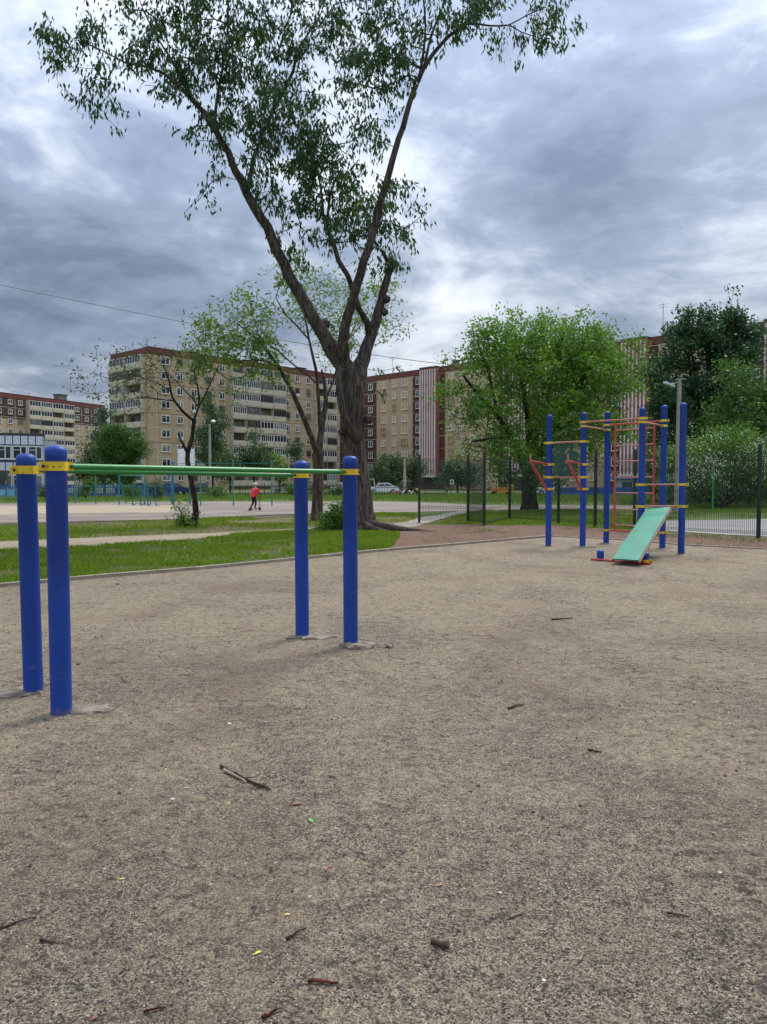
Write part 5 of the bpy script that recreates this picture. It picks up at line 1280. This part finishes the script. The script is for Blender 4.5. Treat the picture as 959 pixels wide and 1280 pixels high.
# ------------------------------------------------------------------ poles, lamps, wire
lp = empty('street_lamp', at(846, 38), 'concrete street lamp with an angled lamp head rising behind the climbing frame', 'street lamp')
c = at(846, 38); zt_ = ZA(475, 38)
b = MB(); b.tube([c + Vector((0, 0, -.2)), c + Vector((.05, 0, zt_))], [.15, .105], 8); b.build('pole', M_POLE, lp)
b = MB(); q = P(834, 480, 37.4); b.tube([c + Vector((.05, 0, zt_ - .12)), c + Vector((-.2, -.15, zt_ - .18)), q], .03, 6); b.build('arm', M_STEEL, lp, True)
b = MB(); p = P(842, 483, 37.75); e = P(831, 478.0, 37.3); b.beam(p, e, .17, .10); b.build('lamp_head', simple('lamp_grey', (.55, .56, .56), .4), lp)
b = MB(); b.box((c.x + .05, c.y, zt_ + .03), (.34, .20, .06)); b.build('cap', M_POLE, lp)
lp = empty('street_lamp', at(263, 78), 'concrete lamp pole with a small white lamp in front of the corner block', 'street lamp')
c = at(263, 78); zt_ = ZA(530, 78)
b = MB(); b.tube([c + Vector((0, 0, -.2)), c + Vector((0, 0, zt_))], [.17, .11], 8); b.build('pole', M_POLE, lp)
b = MB(); b.tube([c + Vector((0, 0, zt_ - .1)), c + Vector((.35, -.2, zt_ + .25))], .035, 6); b.build('arm', M_STEEL, lp, True)
b = MB(); b.lathe([(.05, -.16), (.22, -.10), (.25, 0), (.16, .12), (.03, .16)], c + Vector((.42, -.25, zt_ + .25)), 12); b.build('lamp_head', M_WHITE, lp, True)
c = at(506, 95); zt_ = ZA(573, 95); lp = empty('utility_pole', c, 'pale concrete utility pole in front of the dark shrub right of the big trunk', 'pole')
b = MB(); b.tube([c + Vector((0, 0, -.2)), c + Vector((0, 0, zt_))], [.20, .13], 8); b.build('pole', M_POLE, lp)
b = MB(); b.beam(c + Vector((-.5, 0, zt_ - .25)), c + Vector((.5, 0, zt_ - .25)), .08, .08); b.build('crossarm', M_IRON, lp)
c = at(361.5, 96); zt_ = ZA(567, 96); lp = empty('utility_pole', c, 'pale utility pole beside the small conical tree', 'pole')
b = MB(); b.tube([c + Vector((0, 0, -.2)), c + Vector((0, 0, zt_))], [.15, .10], 8); b.build('pole', M_POLE, lp)
b = MB(); b.beam(c + Vector((-.4, 0, zt_ - .2)), c + Vector((.4, 0, zt_ - .2)), .07, .07); b.build('crossarm', M_IRON, lp)
c = G(891, 637); zt_ = ZA(585, c.y); lp = empty('metal_pole', c, 'bright green metal pole in front of the white flowering bush', 'pole')
b = MB(); b.tube([c + Vector((0, 0, -.1)), c + Vector((0, 0, zt_))], .055, 10, round_end=True); b.build('pole', M_GPOLE, lp, True)
b = MB(); b.lathe([(.1, 0), (.1, .02), (.06, .03)], c, 10); b.build('foot', M_GPOLE, lp)
b = MB(); pts = []
a, e = P(-160, 322, 52), P(600, 459, 160)
for k in range(41):
    s = k / 40; p = a.lerp(e, s); p.z -= 4 * 1.1 * s * (1 - s); pts.append(p)
b.tube(pts, [.030 + .035 * k / 40 for k in range(41)], 5)
tag(b.build('power_line', M_IRON), 'thin black overhead wire sloping down across the sky', 'wire')

# basketball backboard on the court
c = at(236, 52); bk = empty('basketball_hoop', c, 'white basketball backboard on a teal post behind the leafless tree', 'basketball hoop')
b = MB(); zb, zt_ = ZA(582.5, 52), ZA(561.5, 52)
b.rbox((c.x, c.y - .55, (zb + zt_) / 2), (1.12, .05, zt_ - zb), 0, .01); b.build('backboard', simple('white_board', (.72, .74, .76), .5, .06), bk)
b = MB(); b.tube([c + Vector((0, .3, -.1)), c + Vector((0, .3, zb + .25)), c + Vector((0, -.5, zb + .35))], .06, 8); b.tube([c + Vector((0, .3, zb - .3)), c + Vector((0, -.5, zb + .1))], .04, 6); b.build('post', M_TEAL, bk, True)
b = MB(); rp_ = [c + Vector((.22 * math.cos(t * math.pi / 8), -.82 + .22 * math.sin(t * math.pi / 8), zb + .15)) for t in range(17)]; b.tube(rp_, .014, 6); b.tube([c + Vector((0, -.58, zb + .15)), c + Vector((0, -.62, zb + .15))], .03, 6); b.build('rim', M_RED, bk, True)

# ------------------------------------------------------------------ cars
M_TYRE = simple('tyre_rubber', (.02, .02, .02), .9); M_RIM = simple('wheel_rim', (.4, .4, .4), .4, metal=.6)
M_CGL = simple('car_glass', (.02, .025, .03), .1); M_LAMP = simple('headlight_glass', (.65, .65, .62), .2); M_TAIL = simple('tail_light', (.35, .02, .02), .3)
def car(label, col, px, Y, ang, van=False):
    c = at(px, Y); r = empty('parked_car', c, label, 'car', 'cars parked by the apartment blocks', ang)
    m = simple('car_paint', col, .3, .06, 1); L, W = 4.2, 1.7
    prof = [(-2.1, .32), (-2.12, .62), (-2.02, .86), (-1.0, .92), (-.45, 1.40), (.75, 1.45), (1.45, 1.0), (2.0, .92), (2.1, .68), (2.08, .32)] if not van else [(-2.1, .32), (-2.12, .8), (-1.5, 1.0), (-.9, 1.75), (2.0, 1.8), (2.1, 1.0), (2.08, .32)]
    def ins(z): return 0.0 if z < .95 else min(.16, (z - .95) * .35)
    n = len(prof); b = MB(); vs = []
    for s in (-1, 1):
        for x, z in prof: vs.append((x, s * (W / 2 - ins(z)), z))
    b.add(vs, [tuple(range(n)), tuple(reversed(range(n, 2 * n)))] + [(i, i + n, (i + 1) % n + n, (i + 1) % n) for i in range(n)])
    link('body', b.mesh('body', m), r)
    g = MB()
    for s in (-1, 1):
        y0, y1 = s * (W / 2 - .005), s * (W / 2 - .135)
        for q in ([(-.85, .98), (-.38, 1.34), (.12, 1.36), (.12, .98)], [(.18, .98), (.18, 1.36), (.70, 1.37), (1.25, 1.02)]):
            vs = [(x, (s * (W / 2 - ins(z) + .012)), z) for x, z in q]; g.add(vs, [(0, 1, 2, 3) if s < 0 else (3, 2, 1, 0)])
    for x0, z0, x1, z1 in ((-.98, .96, -.50, 1.37), (.82, 1.42, 1.40, 1.04)):
        sg = -1 if x0 < 0 else 1
        g.add([(x0 + sg * .02, -W / 2 + .14, z0 + .02), (x0 + sg * .02, W / 2 - .14, z0 + .02), (x1 + sg * .02, W / 2 - .26, z1 + .01), (x1 + sg * .02, -W / 2 + .26, z1 + .01)], [(0, 1, 2, 3)])
    link('car_window', g.mesh('car_window', M_CGL), r)
    for x in (-1.28, 1.3):
        for s in (-1, 1):
            t = MB(); t.tube([Vector((0, -.1, 0)), Vector((0, .1, 0))], .31, 18); w = link('wheel', t.mesh('tyre', M_TYRE, True), r, Vector((x, s * .78, .31)))
            t = MB(); t.tube([Vector((0, s * .09, 0)), Vector((0, s * .112, 0))], .19, 14); link('rim', t.mesh('rim', M_RIM), w)
    for s in (-1, 1):
        t = MB(); t.box((-2.09, s * .62, .68), (.08, .34, .15)); link('headlight', t.mesh('headlight', M_LAMP), r)
        t = MB(); t.box((2.08, s * .64, .78), (.07, .28, .2)); link('tail_light', t.mesh('tail_light', M_TAIL), r)
car('white car parked just right of the big trunk', (.70, .71, .72), 478, 100, .15)
car('dark blue car parked left of the leafless tree', (.02, .035, .09), 213, 88, .1)
car('dark grey car parked between the leafless tree and the lamp pole', (.05, .055, .06), 254, 92, .05)
car('blue car parked half behind the goal', (.04, .12, .34), 170, 84, .2)
car('white car half hidden behind the near right post', (.68, .68, .66), 358, 106, .1)
car('white car parked by the entrance between the two trunks', (.66, .67, .68), 428, 112, 1.2)
car('pale car behind the left post of the climbing frame', (.60, .62, .66), 688, 86, .1)

# the orange toy truck and the half-buried tyres on the far playground
c = at(626, 86); r = empty('toy_truck', c, 'orange wooden play truck seen under the bright green tree', 'play truck')
mo = simple('orange_paint', (.62, .20, .03), .5, .25, 2)
b = MB(); b.rbox((c.x - .1, c.y, .62), (1.9, .9, .55), 0, .02); b.build('bed', mo, r)
b = MB(); b.rbox((c.x + 1.1, c.y, .78), (.6, .9, .9), 0, .03); b.build('cab', simple('yellow_orange_paint', (.66, .34, .05), .5, .2, 2), r)
for x in (-.8, .9):
    for s in (-1, 1): b = MB(); b.tube([Vector((c.x + x, c.y + s * .42, .26)), Vector((c.x + x, c.y + s * .54, .26))], .26, 14); b.build('wheel', M_TYRE, r, True)
for i, (px, mat_, rad, lab) in enumerate([(514, M_TYRE, .75, 'dark half-buried play tyre left of the fence post'), (509, simple('white_tyre_paint', (.5, .48, .44), .8), .5, 'pale half-buried play tyre beside the utility pole'), (498, simple('pink_tyre_paint', (.42, .10, .12), .7), .45, 'reddish half-buried play tyre left of the utility pole'), (521, simple('yellow_tyre_paint', (.42, .36, .08), .7), .6, 'yellowish half-buried play tyre nearest the fence post')]):
    c = at(px, 88 + i * .7); b = MB(); pp = [c + Vector((rad * math.cos(math.pi * k / 12), 0, rad * 1.1 * math.sin(math.pi * k / 12) - .02)) for k in range(13)]
    b.tube(pp, .13, 8); tag(b.build('play_tyre', mat_, None, True), lab, 'tyre', 'half-buried tyres on the far playground')
for i, (px, Y, z, lab) in enumerate([(565, 90, 1.55, 'small white sign plate on a thin post in front of the dark shrub')]):
    c = at(px, Y); r = empty('sign', c, lab, 'sign'); b = MB(); b.box((c.x, c.y, z), (.42, .03, .55)); b.box((c.x, c.y - .018, z), (.26, .012, .36), mi=1); b.build('plate', [M_WHITE, M_IRON], r)
    b = MB(); b.box((c.x, c.y + .04, z / 2 + .2), (.05, .05, z + .4)); b.build('post', M_IRON, r)
c = at(461, 92); r = empty('swing_frame', c, 'small pale swing frame behind the right side of the big trunk', 'swing'); b = MB()
for s in (-1, 1): b.tube([c + Vector((s * .9, -.5, 0)), c + Vector((s * .6, 0, 1.9)), c + Vector((s * .9, .5, 0))], .05, 6)
b.tube([c + Vector((-.6, 0, 1.9)), c + Vector((.6, 0, 1.9))], .05, 6); b.build('frame', simple('pale_green_paint', (.35, .5, .45), .6), r, True)
b = MB(); b.box((c.x, c.y, .5), (.5, .2, .05)); b.tube([c + Vector((-.2, 0, .5)), c + Vector((-.2, 0, 1.9))], .015, 4); b.tube([c + Vector((.2, 0, .5)), c + Vector((.2, 0, 1.9))], .015, 4); b.build('seat', M_IRON, r)

# ------------------------------------------------------------------ the child on the scooter
def skin_body(name, joints, edges, mat, parent, sub=2):
    me = bpy.data.meshes.new(name); me.from_pydata([j[0] for j in joints], edges, [])
    o = bpy.data.objects.new(name, me); COL.objects.link(o)
    o.modifiers.new('skin', 'SKIN'); me.skin_vertices.new() if not me.skin_vertices else None
    for i, j in enumerate(joints): me.skin_vertices[0].data[i].radius = (j[1], j[1]) if not isinstance(j[1], tuple) else j[1]
    me.skin_vertices[0].data[0].use_root = True
    s = o.modifiers.new('sub', 'SUBSURF'); s.levels = sub; s.render_levels = sub
    dg = bpy.context.evaluated_depsgraph_get(); m2 = bpy.data.meshes.new_from_object(o.evaluated_get(dg))
    bpy.data.objects.remove(o); bpy.data.meshes.remove(me)
    m2.name = name; m2.materials.clear(); m2.materials.append(mat); m2.polygons.foreach_set('use_smooth', [True] * len(m2.polygons))
    return m2
gc = G(319, 638.5)
person = empty('person', gc, 'child in a red jacket and grey helmet riding a kick scooter on the court', 'person', rz=math.radians(58))
M_SKIN = simple('skin', (.48, .27, .19), .6, .1, 5); M_JACK = simple('red_jacket', (.72, .03, .055), .7, .15, 4, bump=.3); M_LEG = simple('black_leggings', (.015, .015, .022), .8)
M_HELM = simple('grey_helmet', (.50, .48, .45), .4, .12, 6); M_SHOE = simple('dark_shoe', (.05, .045, .05), .7)
# local: +x is the way the child rides, z up; the deck is 0.10 m up
J = [((-.10, 0, .74), .105), ((-.09, 0, .90), .105), ((-.03, 0, 1.06), .115), ((.0, 0, 1.16), .09), ((.015, 0, 1.22), .045), ((.03, 0, 1.27), .06), ((.035, 0, 1.36), .085), ((.03, 0, 1.42), .06),
     ((-.0, -.13, 1.14), .05), ((.12, -.16, .98), .038), ((.30, -.15, 1.00), .03), ((.36, -.145, 1.01), .026),
     ((-.0, .13, 1.14), .05), ((.12, .16, .98), .038), ((.30, .15, 1.00), .03), ((.36, .145, 1.01), .026),
     ((-.09, -.075, .68), .082), ((-.02, -.075, .42), .058), ((-.09, -.07, .18), .042), ((-.03, -.07, .135), .036), ((.05, -.07, .13), .03),
     ((-.10, .075, .68), .082), ((-.06, .075, .41), .058), ((-.26, .075, .20), .042), ((-.21, .08, .14), .036), ((-.13, .08, .12), .03)]
E = [(0, 1), (1, 2), (2, 3), (3, 4), (4, 5), (5, 6), (6, 7), (3, 8), (8, 9), (9, 10), (10, 11), (3, 12), (12, 13), (13, 14), (14, 15), (0, 16), (16, 17), (17, 18), (18, 19), (19, 20), (0, 21), (21, 22), (22, 23), (23, 24), (24, 25)]
bm_ = skin_body('body', J, E, M_SKIN, person)
body = link('body', bm_, person)
bm_.materials.append(M_LEG); bm_.materials.append(M_SHOE)
for p in bm_.polygons:
    c = p.center
    if c.z < .78: p.material_index = 2 if c.z < .17 else 1
# face and hands, added to the same mesh
x = MB(); hd = Vector((.035, 0, 1.355))
x.tube([hd + Vector((.075, 0, .02)), hd + Vector((.105, 0, -.012)), hd + Vector((.085, 0, -.02))], [.01, .014, .008], 6)
for s in (-1, 1):
    x.tube([hd + Vector((.072, s * .032, .022)), hd + Vector((.082, s * .033, .022))], [.012, .006], 6, mi=1)
    x.tube([hd + Vector((0, s * .082, .02)), hd + Vector((0, s * .095, 0)), hd + Vector((.0, s * .085, -.02))], [.01, .018, .008], 6)
    hand = Vector((.37, s * .145, 1.01))
    x.tube([hand + Vector((-.02, 0, 0)), hand + Vector((.01, 0, .012)), hand + Vector((.04, 0, .012))], [.024, .032, .026], 8)
    for k in range(4):
        y = (k - 1.5) * .016; l = (.9, 1.0, .95, .75)[k]
        x.tube([hand + Vector((.035, y, .018)), hand + Vector((.062 * l, y, .022)), hand + Vector((.075 * l, y, -.005)), hand + Vector((.055, y, -.02))], [.009, .0085, .008, .006], 6)
    x.tube([hand + Vector((.0, -s * .025, .0)), hand + Vector((.025, -s * .04, -.01)), hand + Vector((.05, -s * .03, -.02))], [.010, .009, .007], 6)
x.tube([hd + Vector((.078, -.02, -.045)), hd + Vector((.084, 0, -.048)), hd + Vector((.078, .02, -.045))], .005, 5, mi=2)
fm = x.mesh('face', [M_SKIN, M_SHOE, M_RED], True)
tmp = bmesh.new(); tmp.from_mesh(bm_); 
fm2 = fm; tmp2 = bmesh.new(); tmp2.from_mesh(fm2)
for fc_ in tmp2.faces: fc_.material_index = {0: 0, 1: 2, 2: 3}[fc_.material_index]
tmp2.to_mesh(fm2); tmp2.free(); tmp.from_mesh(fm2); tmp.to_mesh(bm_); tmp.free(); bm_.materials.append(M_RED)
# the jacket follows the trunk and arms, a little larger
JJ = [((-.11, 0, .70), .185), ((-.10, 0, .82), .178), ((-.07, 0, .98), .172), ((-.01, 0, 1.13), .145), ((.01, 0, 1.19), .07),
      ((-.0, -.15, 1.13), .072), ((.11, -.18, .985), .058), ((.285, -.155, .995), .046), ((-.0, .15, 1.13), .072), ((.11, .18, .985), .058), ((.285, .155, .995), .046)]
link('jacket', skin_body('jacket', JJ, [(0, 1), (1, 2), (2, 3), (3, 4), (3, 5), (5, 6), (6, 7), (3, 8), (8, 9), (9, 10)], M_JACK, person), person)
b = MB(); b.lathe([(.112, .0), (.118, .03), (.108, .075), (.075, .11), (.02, .125)], (.028, 0, 1.365), 18); link('helmet', b.mesh('helmet', M_HELM, True), person)
sc_ = empty('kick_scooter', gc, 'small dark kick scooter under the child in red', 'scooter', rz=math.radians(58)); sc_.location = gc
M_SCB = simple('scooter_black', (.025, .025, .03), .5); M_SCR = simple('scooter_pink_wheel', (.45, .10, .14), .6)
def sl(b, name, m, s=False): return link(name, b.mesh(name, m, s), sc_)
b = MB(); b.rbox((-.06, 0, .085), (.56, .12, .025), 0, .006); sl(b, 'deck', M_SCB)
b = MB(); b.tube([Vector((.24, 0, .10)), Vector((.30, 0, .16)), Vector((.34, 0, .2)), Vector((.37, 0, 1.02))], .018, 8); sl(b, 'stem', M_SCB, True)
b = MB(); b.tube([Vector((.37, -.19, 1.02)), Vector((.37, .19, 1.02))], .016, 8); sl(b, 'handlebar', M_SCB, True)
for xx in (-.40, .37):
    b = MB(); b.tube([Vector((xx, -.02, .095)), Vector((xx, .02, .095))], .095, 18); w = sl(b, 'wheel', M_SCR, True)
    b = MB(); b.tube([Vector((xx, -.026, .095)), Vector((xx, .026, .095))], .05, 12); link('rim', b.mesh('rim', M_SCB), w)
    b = MB()
    for s in (-1, 1): b.beam((xx, s * .03, .095), (xx + (.09 if xx < 0 else -.02), s * .03, .11 if xx < 0 else .2), .006, .03)
    sl(b, 'fork', M_SCB)

# ------------------------------------------------------------------ sticks and fallen leaves on the gravel
M_TW = bark_mat('twig_bark', (.035, .025, .02), (.13, .095, .07), .2); M_TWR = bark_mat('red_twig_bark', (.05, .018, .014), (.17, .065, .045), .2); M_CUT = simple('cut_wood', (.55, .43, .29), .8, .15, 30); M_PALEW2 = bark_mat('stub_bark', (.07, .045, .03), (.22, .15, .10), .2); M_PALEW = bark_mat('pale_twig', (.26, .20, .14), (.45, .36, .26), .2)
def twig(x0, y0, x1, y1, wpx, label, mat=None, kink=.06, group='sticks lying on the gravel', ends=False):
    p, q = G(x0, y0), G(x1, y1); r = wpx * p.y / FPX / 2; rr = random.Random(int(x0 * 7 + y0)); L = (q - p).length
    sd = Vector((-(q - p).y, (q - p).x, 0)).normalized(); n = 6; pts = []; rad = []
    for k in range(n + 1):
        s = k / n; o = p.lerp(q, s) + sd * L * kink * math.sin(math.pi * s) * (1 if rr.random() < .5 else .6) + Vector((0, 0, r * .8 + .004 + .006 * rr.random())); pts.append(o); rad.append(r * (1.05 - (.12 if ends else .5) * s) * (1 + rr.gauss(0, .06)))
    b = MB(); b.tube(pts, rad, 9)
    if L > .12 and not ends:
        j = 3; b.tube([pts[j], pts[j] + (q - p).normalized() * L * .1 + sd * L * .12 + Vector((0, 0, .004))], [rad[j] * .6, rad[j] * .25], 5)
    if ends:
        t = (pts[-1] - pts[-2]).normalized(); b.tube([pts[-1] - t * .001, pts[-1] + t * .0025], rad[-1] * .96, 9, mi=1)
    o = b.build('stick', [mat or M_TW, M_CUT], None, True)
    return tag(o, label, 'stick', group)
twig(276, 961, 338, 990, 4.2, 'long dark stick, the longer of the crossed pair left of centre', kink=-.03)
twig(280, 966, 308, 981, 4.0, 'shorter grey stick lying against the long dark one', M_PALEW, .02)
twig(540, 1181, 563, 1188, 8, 'short thick sawn piece of branch with a pale cut end', ends=True, kink=0, mat=M_PALEW2)
twig(385, 1231, 428, 1234, 5, 'reddish brown peeled stick near the bottom edge', M_TWR)
twig(424, 1236, 430, 1228, 5, 'stubby pale wood chip at the end of the reddish stick', M_PALEW, 0)
twig(358, 1178, 383, 1163, 3.4, 'thin dark twig above the reddish stick', kink=.03)
twig(0, 1164, 46, 1150, 3.2, 'long thin dark twig at the left edge', kink=.08)
twig(50, 1179, 70, 1182, 4, 'short dark twig below the left edge twig')
twig(636, 888, 655, 883, 3.4, 'dark twig alone on the bare grit right of the bars', kink=.1)
twig(834, 1145, 862, 1150, 3, 'thin dark twig on the right side', kink=.04)
twig(637, 1150, 656, 1143, 4.2, 'pale straight chip right of centre', M_PALEW, 0)
twig(724, 1205, 730, 1194, 3.6, 'pale chip near the bottom right', M_PALEW, 0)
twig(180, 1270, 208, 1263, 4, 'reddish twig near the bottom left edge', M_TWR)
twig(328, 1278, 352, 1264, 5, 'reddish brown split twig at the bottom edge', M_TWR)
twig(735, 940, 752, 943, 3, 'small dark twig far right on the grit')
twig(411, 972, 420, 973, 3.4, 'pale chip right of the crossed pair', M_PALEW, 0)
twig(690, 776, 716, 774, 2.0, 'distant dark twig between the bars and the climbing frame')
def leaf(px, py, s, col, label, rz, name='fallen_leaf'):
    c = G(px, py); b = MB(); n = 8; vs = [(0, 0, .012 * s / .04)]
    out = [(1, 0), (.7, .3), (.2, .42), (-.4, .3), (-1, 0), (-.4, -.3), (.2, -.42), (.7, -.3)]
    cz, sz = math.cos(rz), math.sin(rz); V = [(c.x, c.y, .010)]
    for i, (u, v) in enumerate(out): V.append((c.x + s * (u * cz - v * sz), c.y + s * (u * sz + v * cz), .008 + .35 * s * abs(v) + .1 * s * abs(u) * (i % 3 == 0)))
    b.add(V, [(0, i + 1, (i + 1) % n + 1) for i in range(n)]); d = Vector((-cz, -sz, 0))
    st = Vector((c.x, c.y, .012)) + d * s; b.tube([st, st + d * s * .5], .0012, 5)
    return tag(b.build(name, simple('leaf_colour', col, .6, .3, 60)), label, 'leaf', 'fallen leaves on the gravel')
leaf(322, 1194, .013, (.75, .62, .05), 'small yellow leaf near the bottom of the picture', .8)
leaf(389, 1028, .024, (.10, .32, .04), 'fresh green leaf lying right of the crossed sticks', 2.0)
leaf(371, 1007, .028, (.24, .09, .04), 'curled brown leaf above the green one', .3)
leaf(408, 1088, .018, (.24, .09, .04), 'rust-coloured leaf below the green one', 1.4)
leaf(549, 1109, .016, (.34, .16, .05), 'orange-brown leaf right of centre', .5)
leaf(359, 1146, .012, (.55, .36, .10), 'tiny ochre leaf above the yellow one', .2)
leaf(118, 1276, .012, (.22, .07, .04), 'reddish leaf at the bottom left', 1.0)
leaf(286, 1006, .012, (.55, .42, .06), 'tiny yellow leaf below the crossed sticks', 1.1)
leaf(152, 1101, .010, (.62, .50, .10), 'tiny yellow leaf at the left of the foreground', .4)
# pale stones one can pick out
M_STN = simple('pale_stone', (.50, .46, .39), .8, .2, 40)
for i, (px, py, s, lab) in enumerate([(625, 1117, .008, 'white pebble right of centre'), (680, 1227, .007, 'pale pebble near the bottom, right of the sawn piece'), (900, 1092, .008, 'pale pebble at the far right'), (287, 906, .014, 'white pebble in front of the right bar posts'), (216, 1000, .010, 'pale pebble left of the crossed sticks'), (868, 879, .014, 'white pebble far right on the grit')]):
    c = G(px, py); r = random.Random(i); b = MB(); vs = []
    b.lathe([(s * .6, 0), (s * 1.0, s * .35), (s * .85, s * .7), (s * .4, s * .92)], c, 9)
    b.v = [(x + r.gauss(0, s * .1), y + r.gauss(0, s * .1), z) for x, y, z in b.v]
    tag(b.build('pebble', M_STN, None, True), lab, 'pebble', 'pale pebbles on the yard')
# chunk of dark wood and stones beside the posts
for px, py, s, lab in ((487, 810, .035, 'dark stone right of the broken footing'), (147, 731, .03, 'dark stone by the kerb'), (98, 831, .02, 'small dark stone right of the left posts'), (387, 797, .025, 'tan stone at the foot of the far right post')):
    c = G(px, py); r = random.Random(px); b = MB(); b.lathe([(s * .7, -.005), (s, s * .3), (s * .8, s * .6), (s * .3, s * .8)], c, 9)
    b.v = [(x * 1 + r.gauss(0, s * .12), y + r.gauss(0, s * .12), z) for x, y, z in b.v]
    tag(b.build('stone', M_FOOT if px == 387 else M_BOLT, None, False), lab, 'stone')
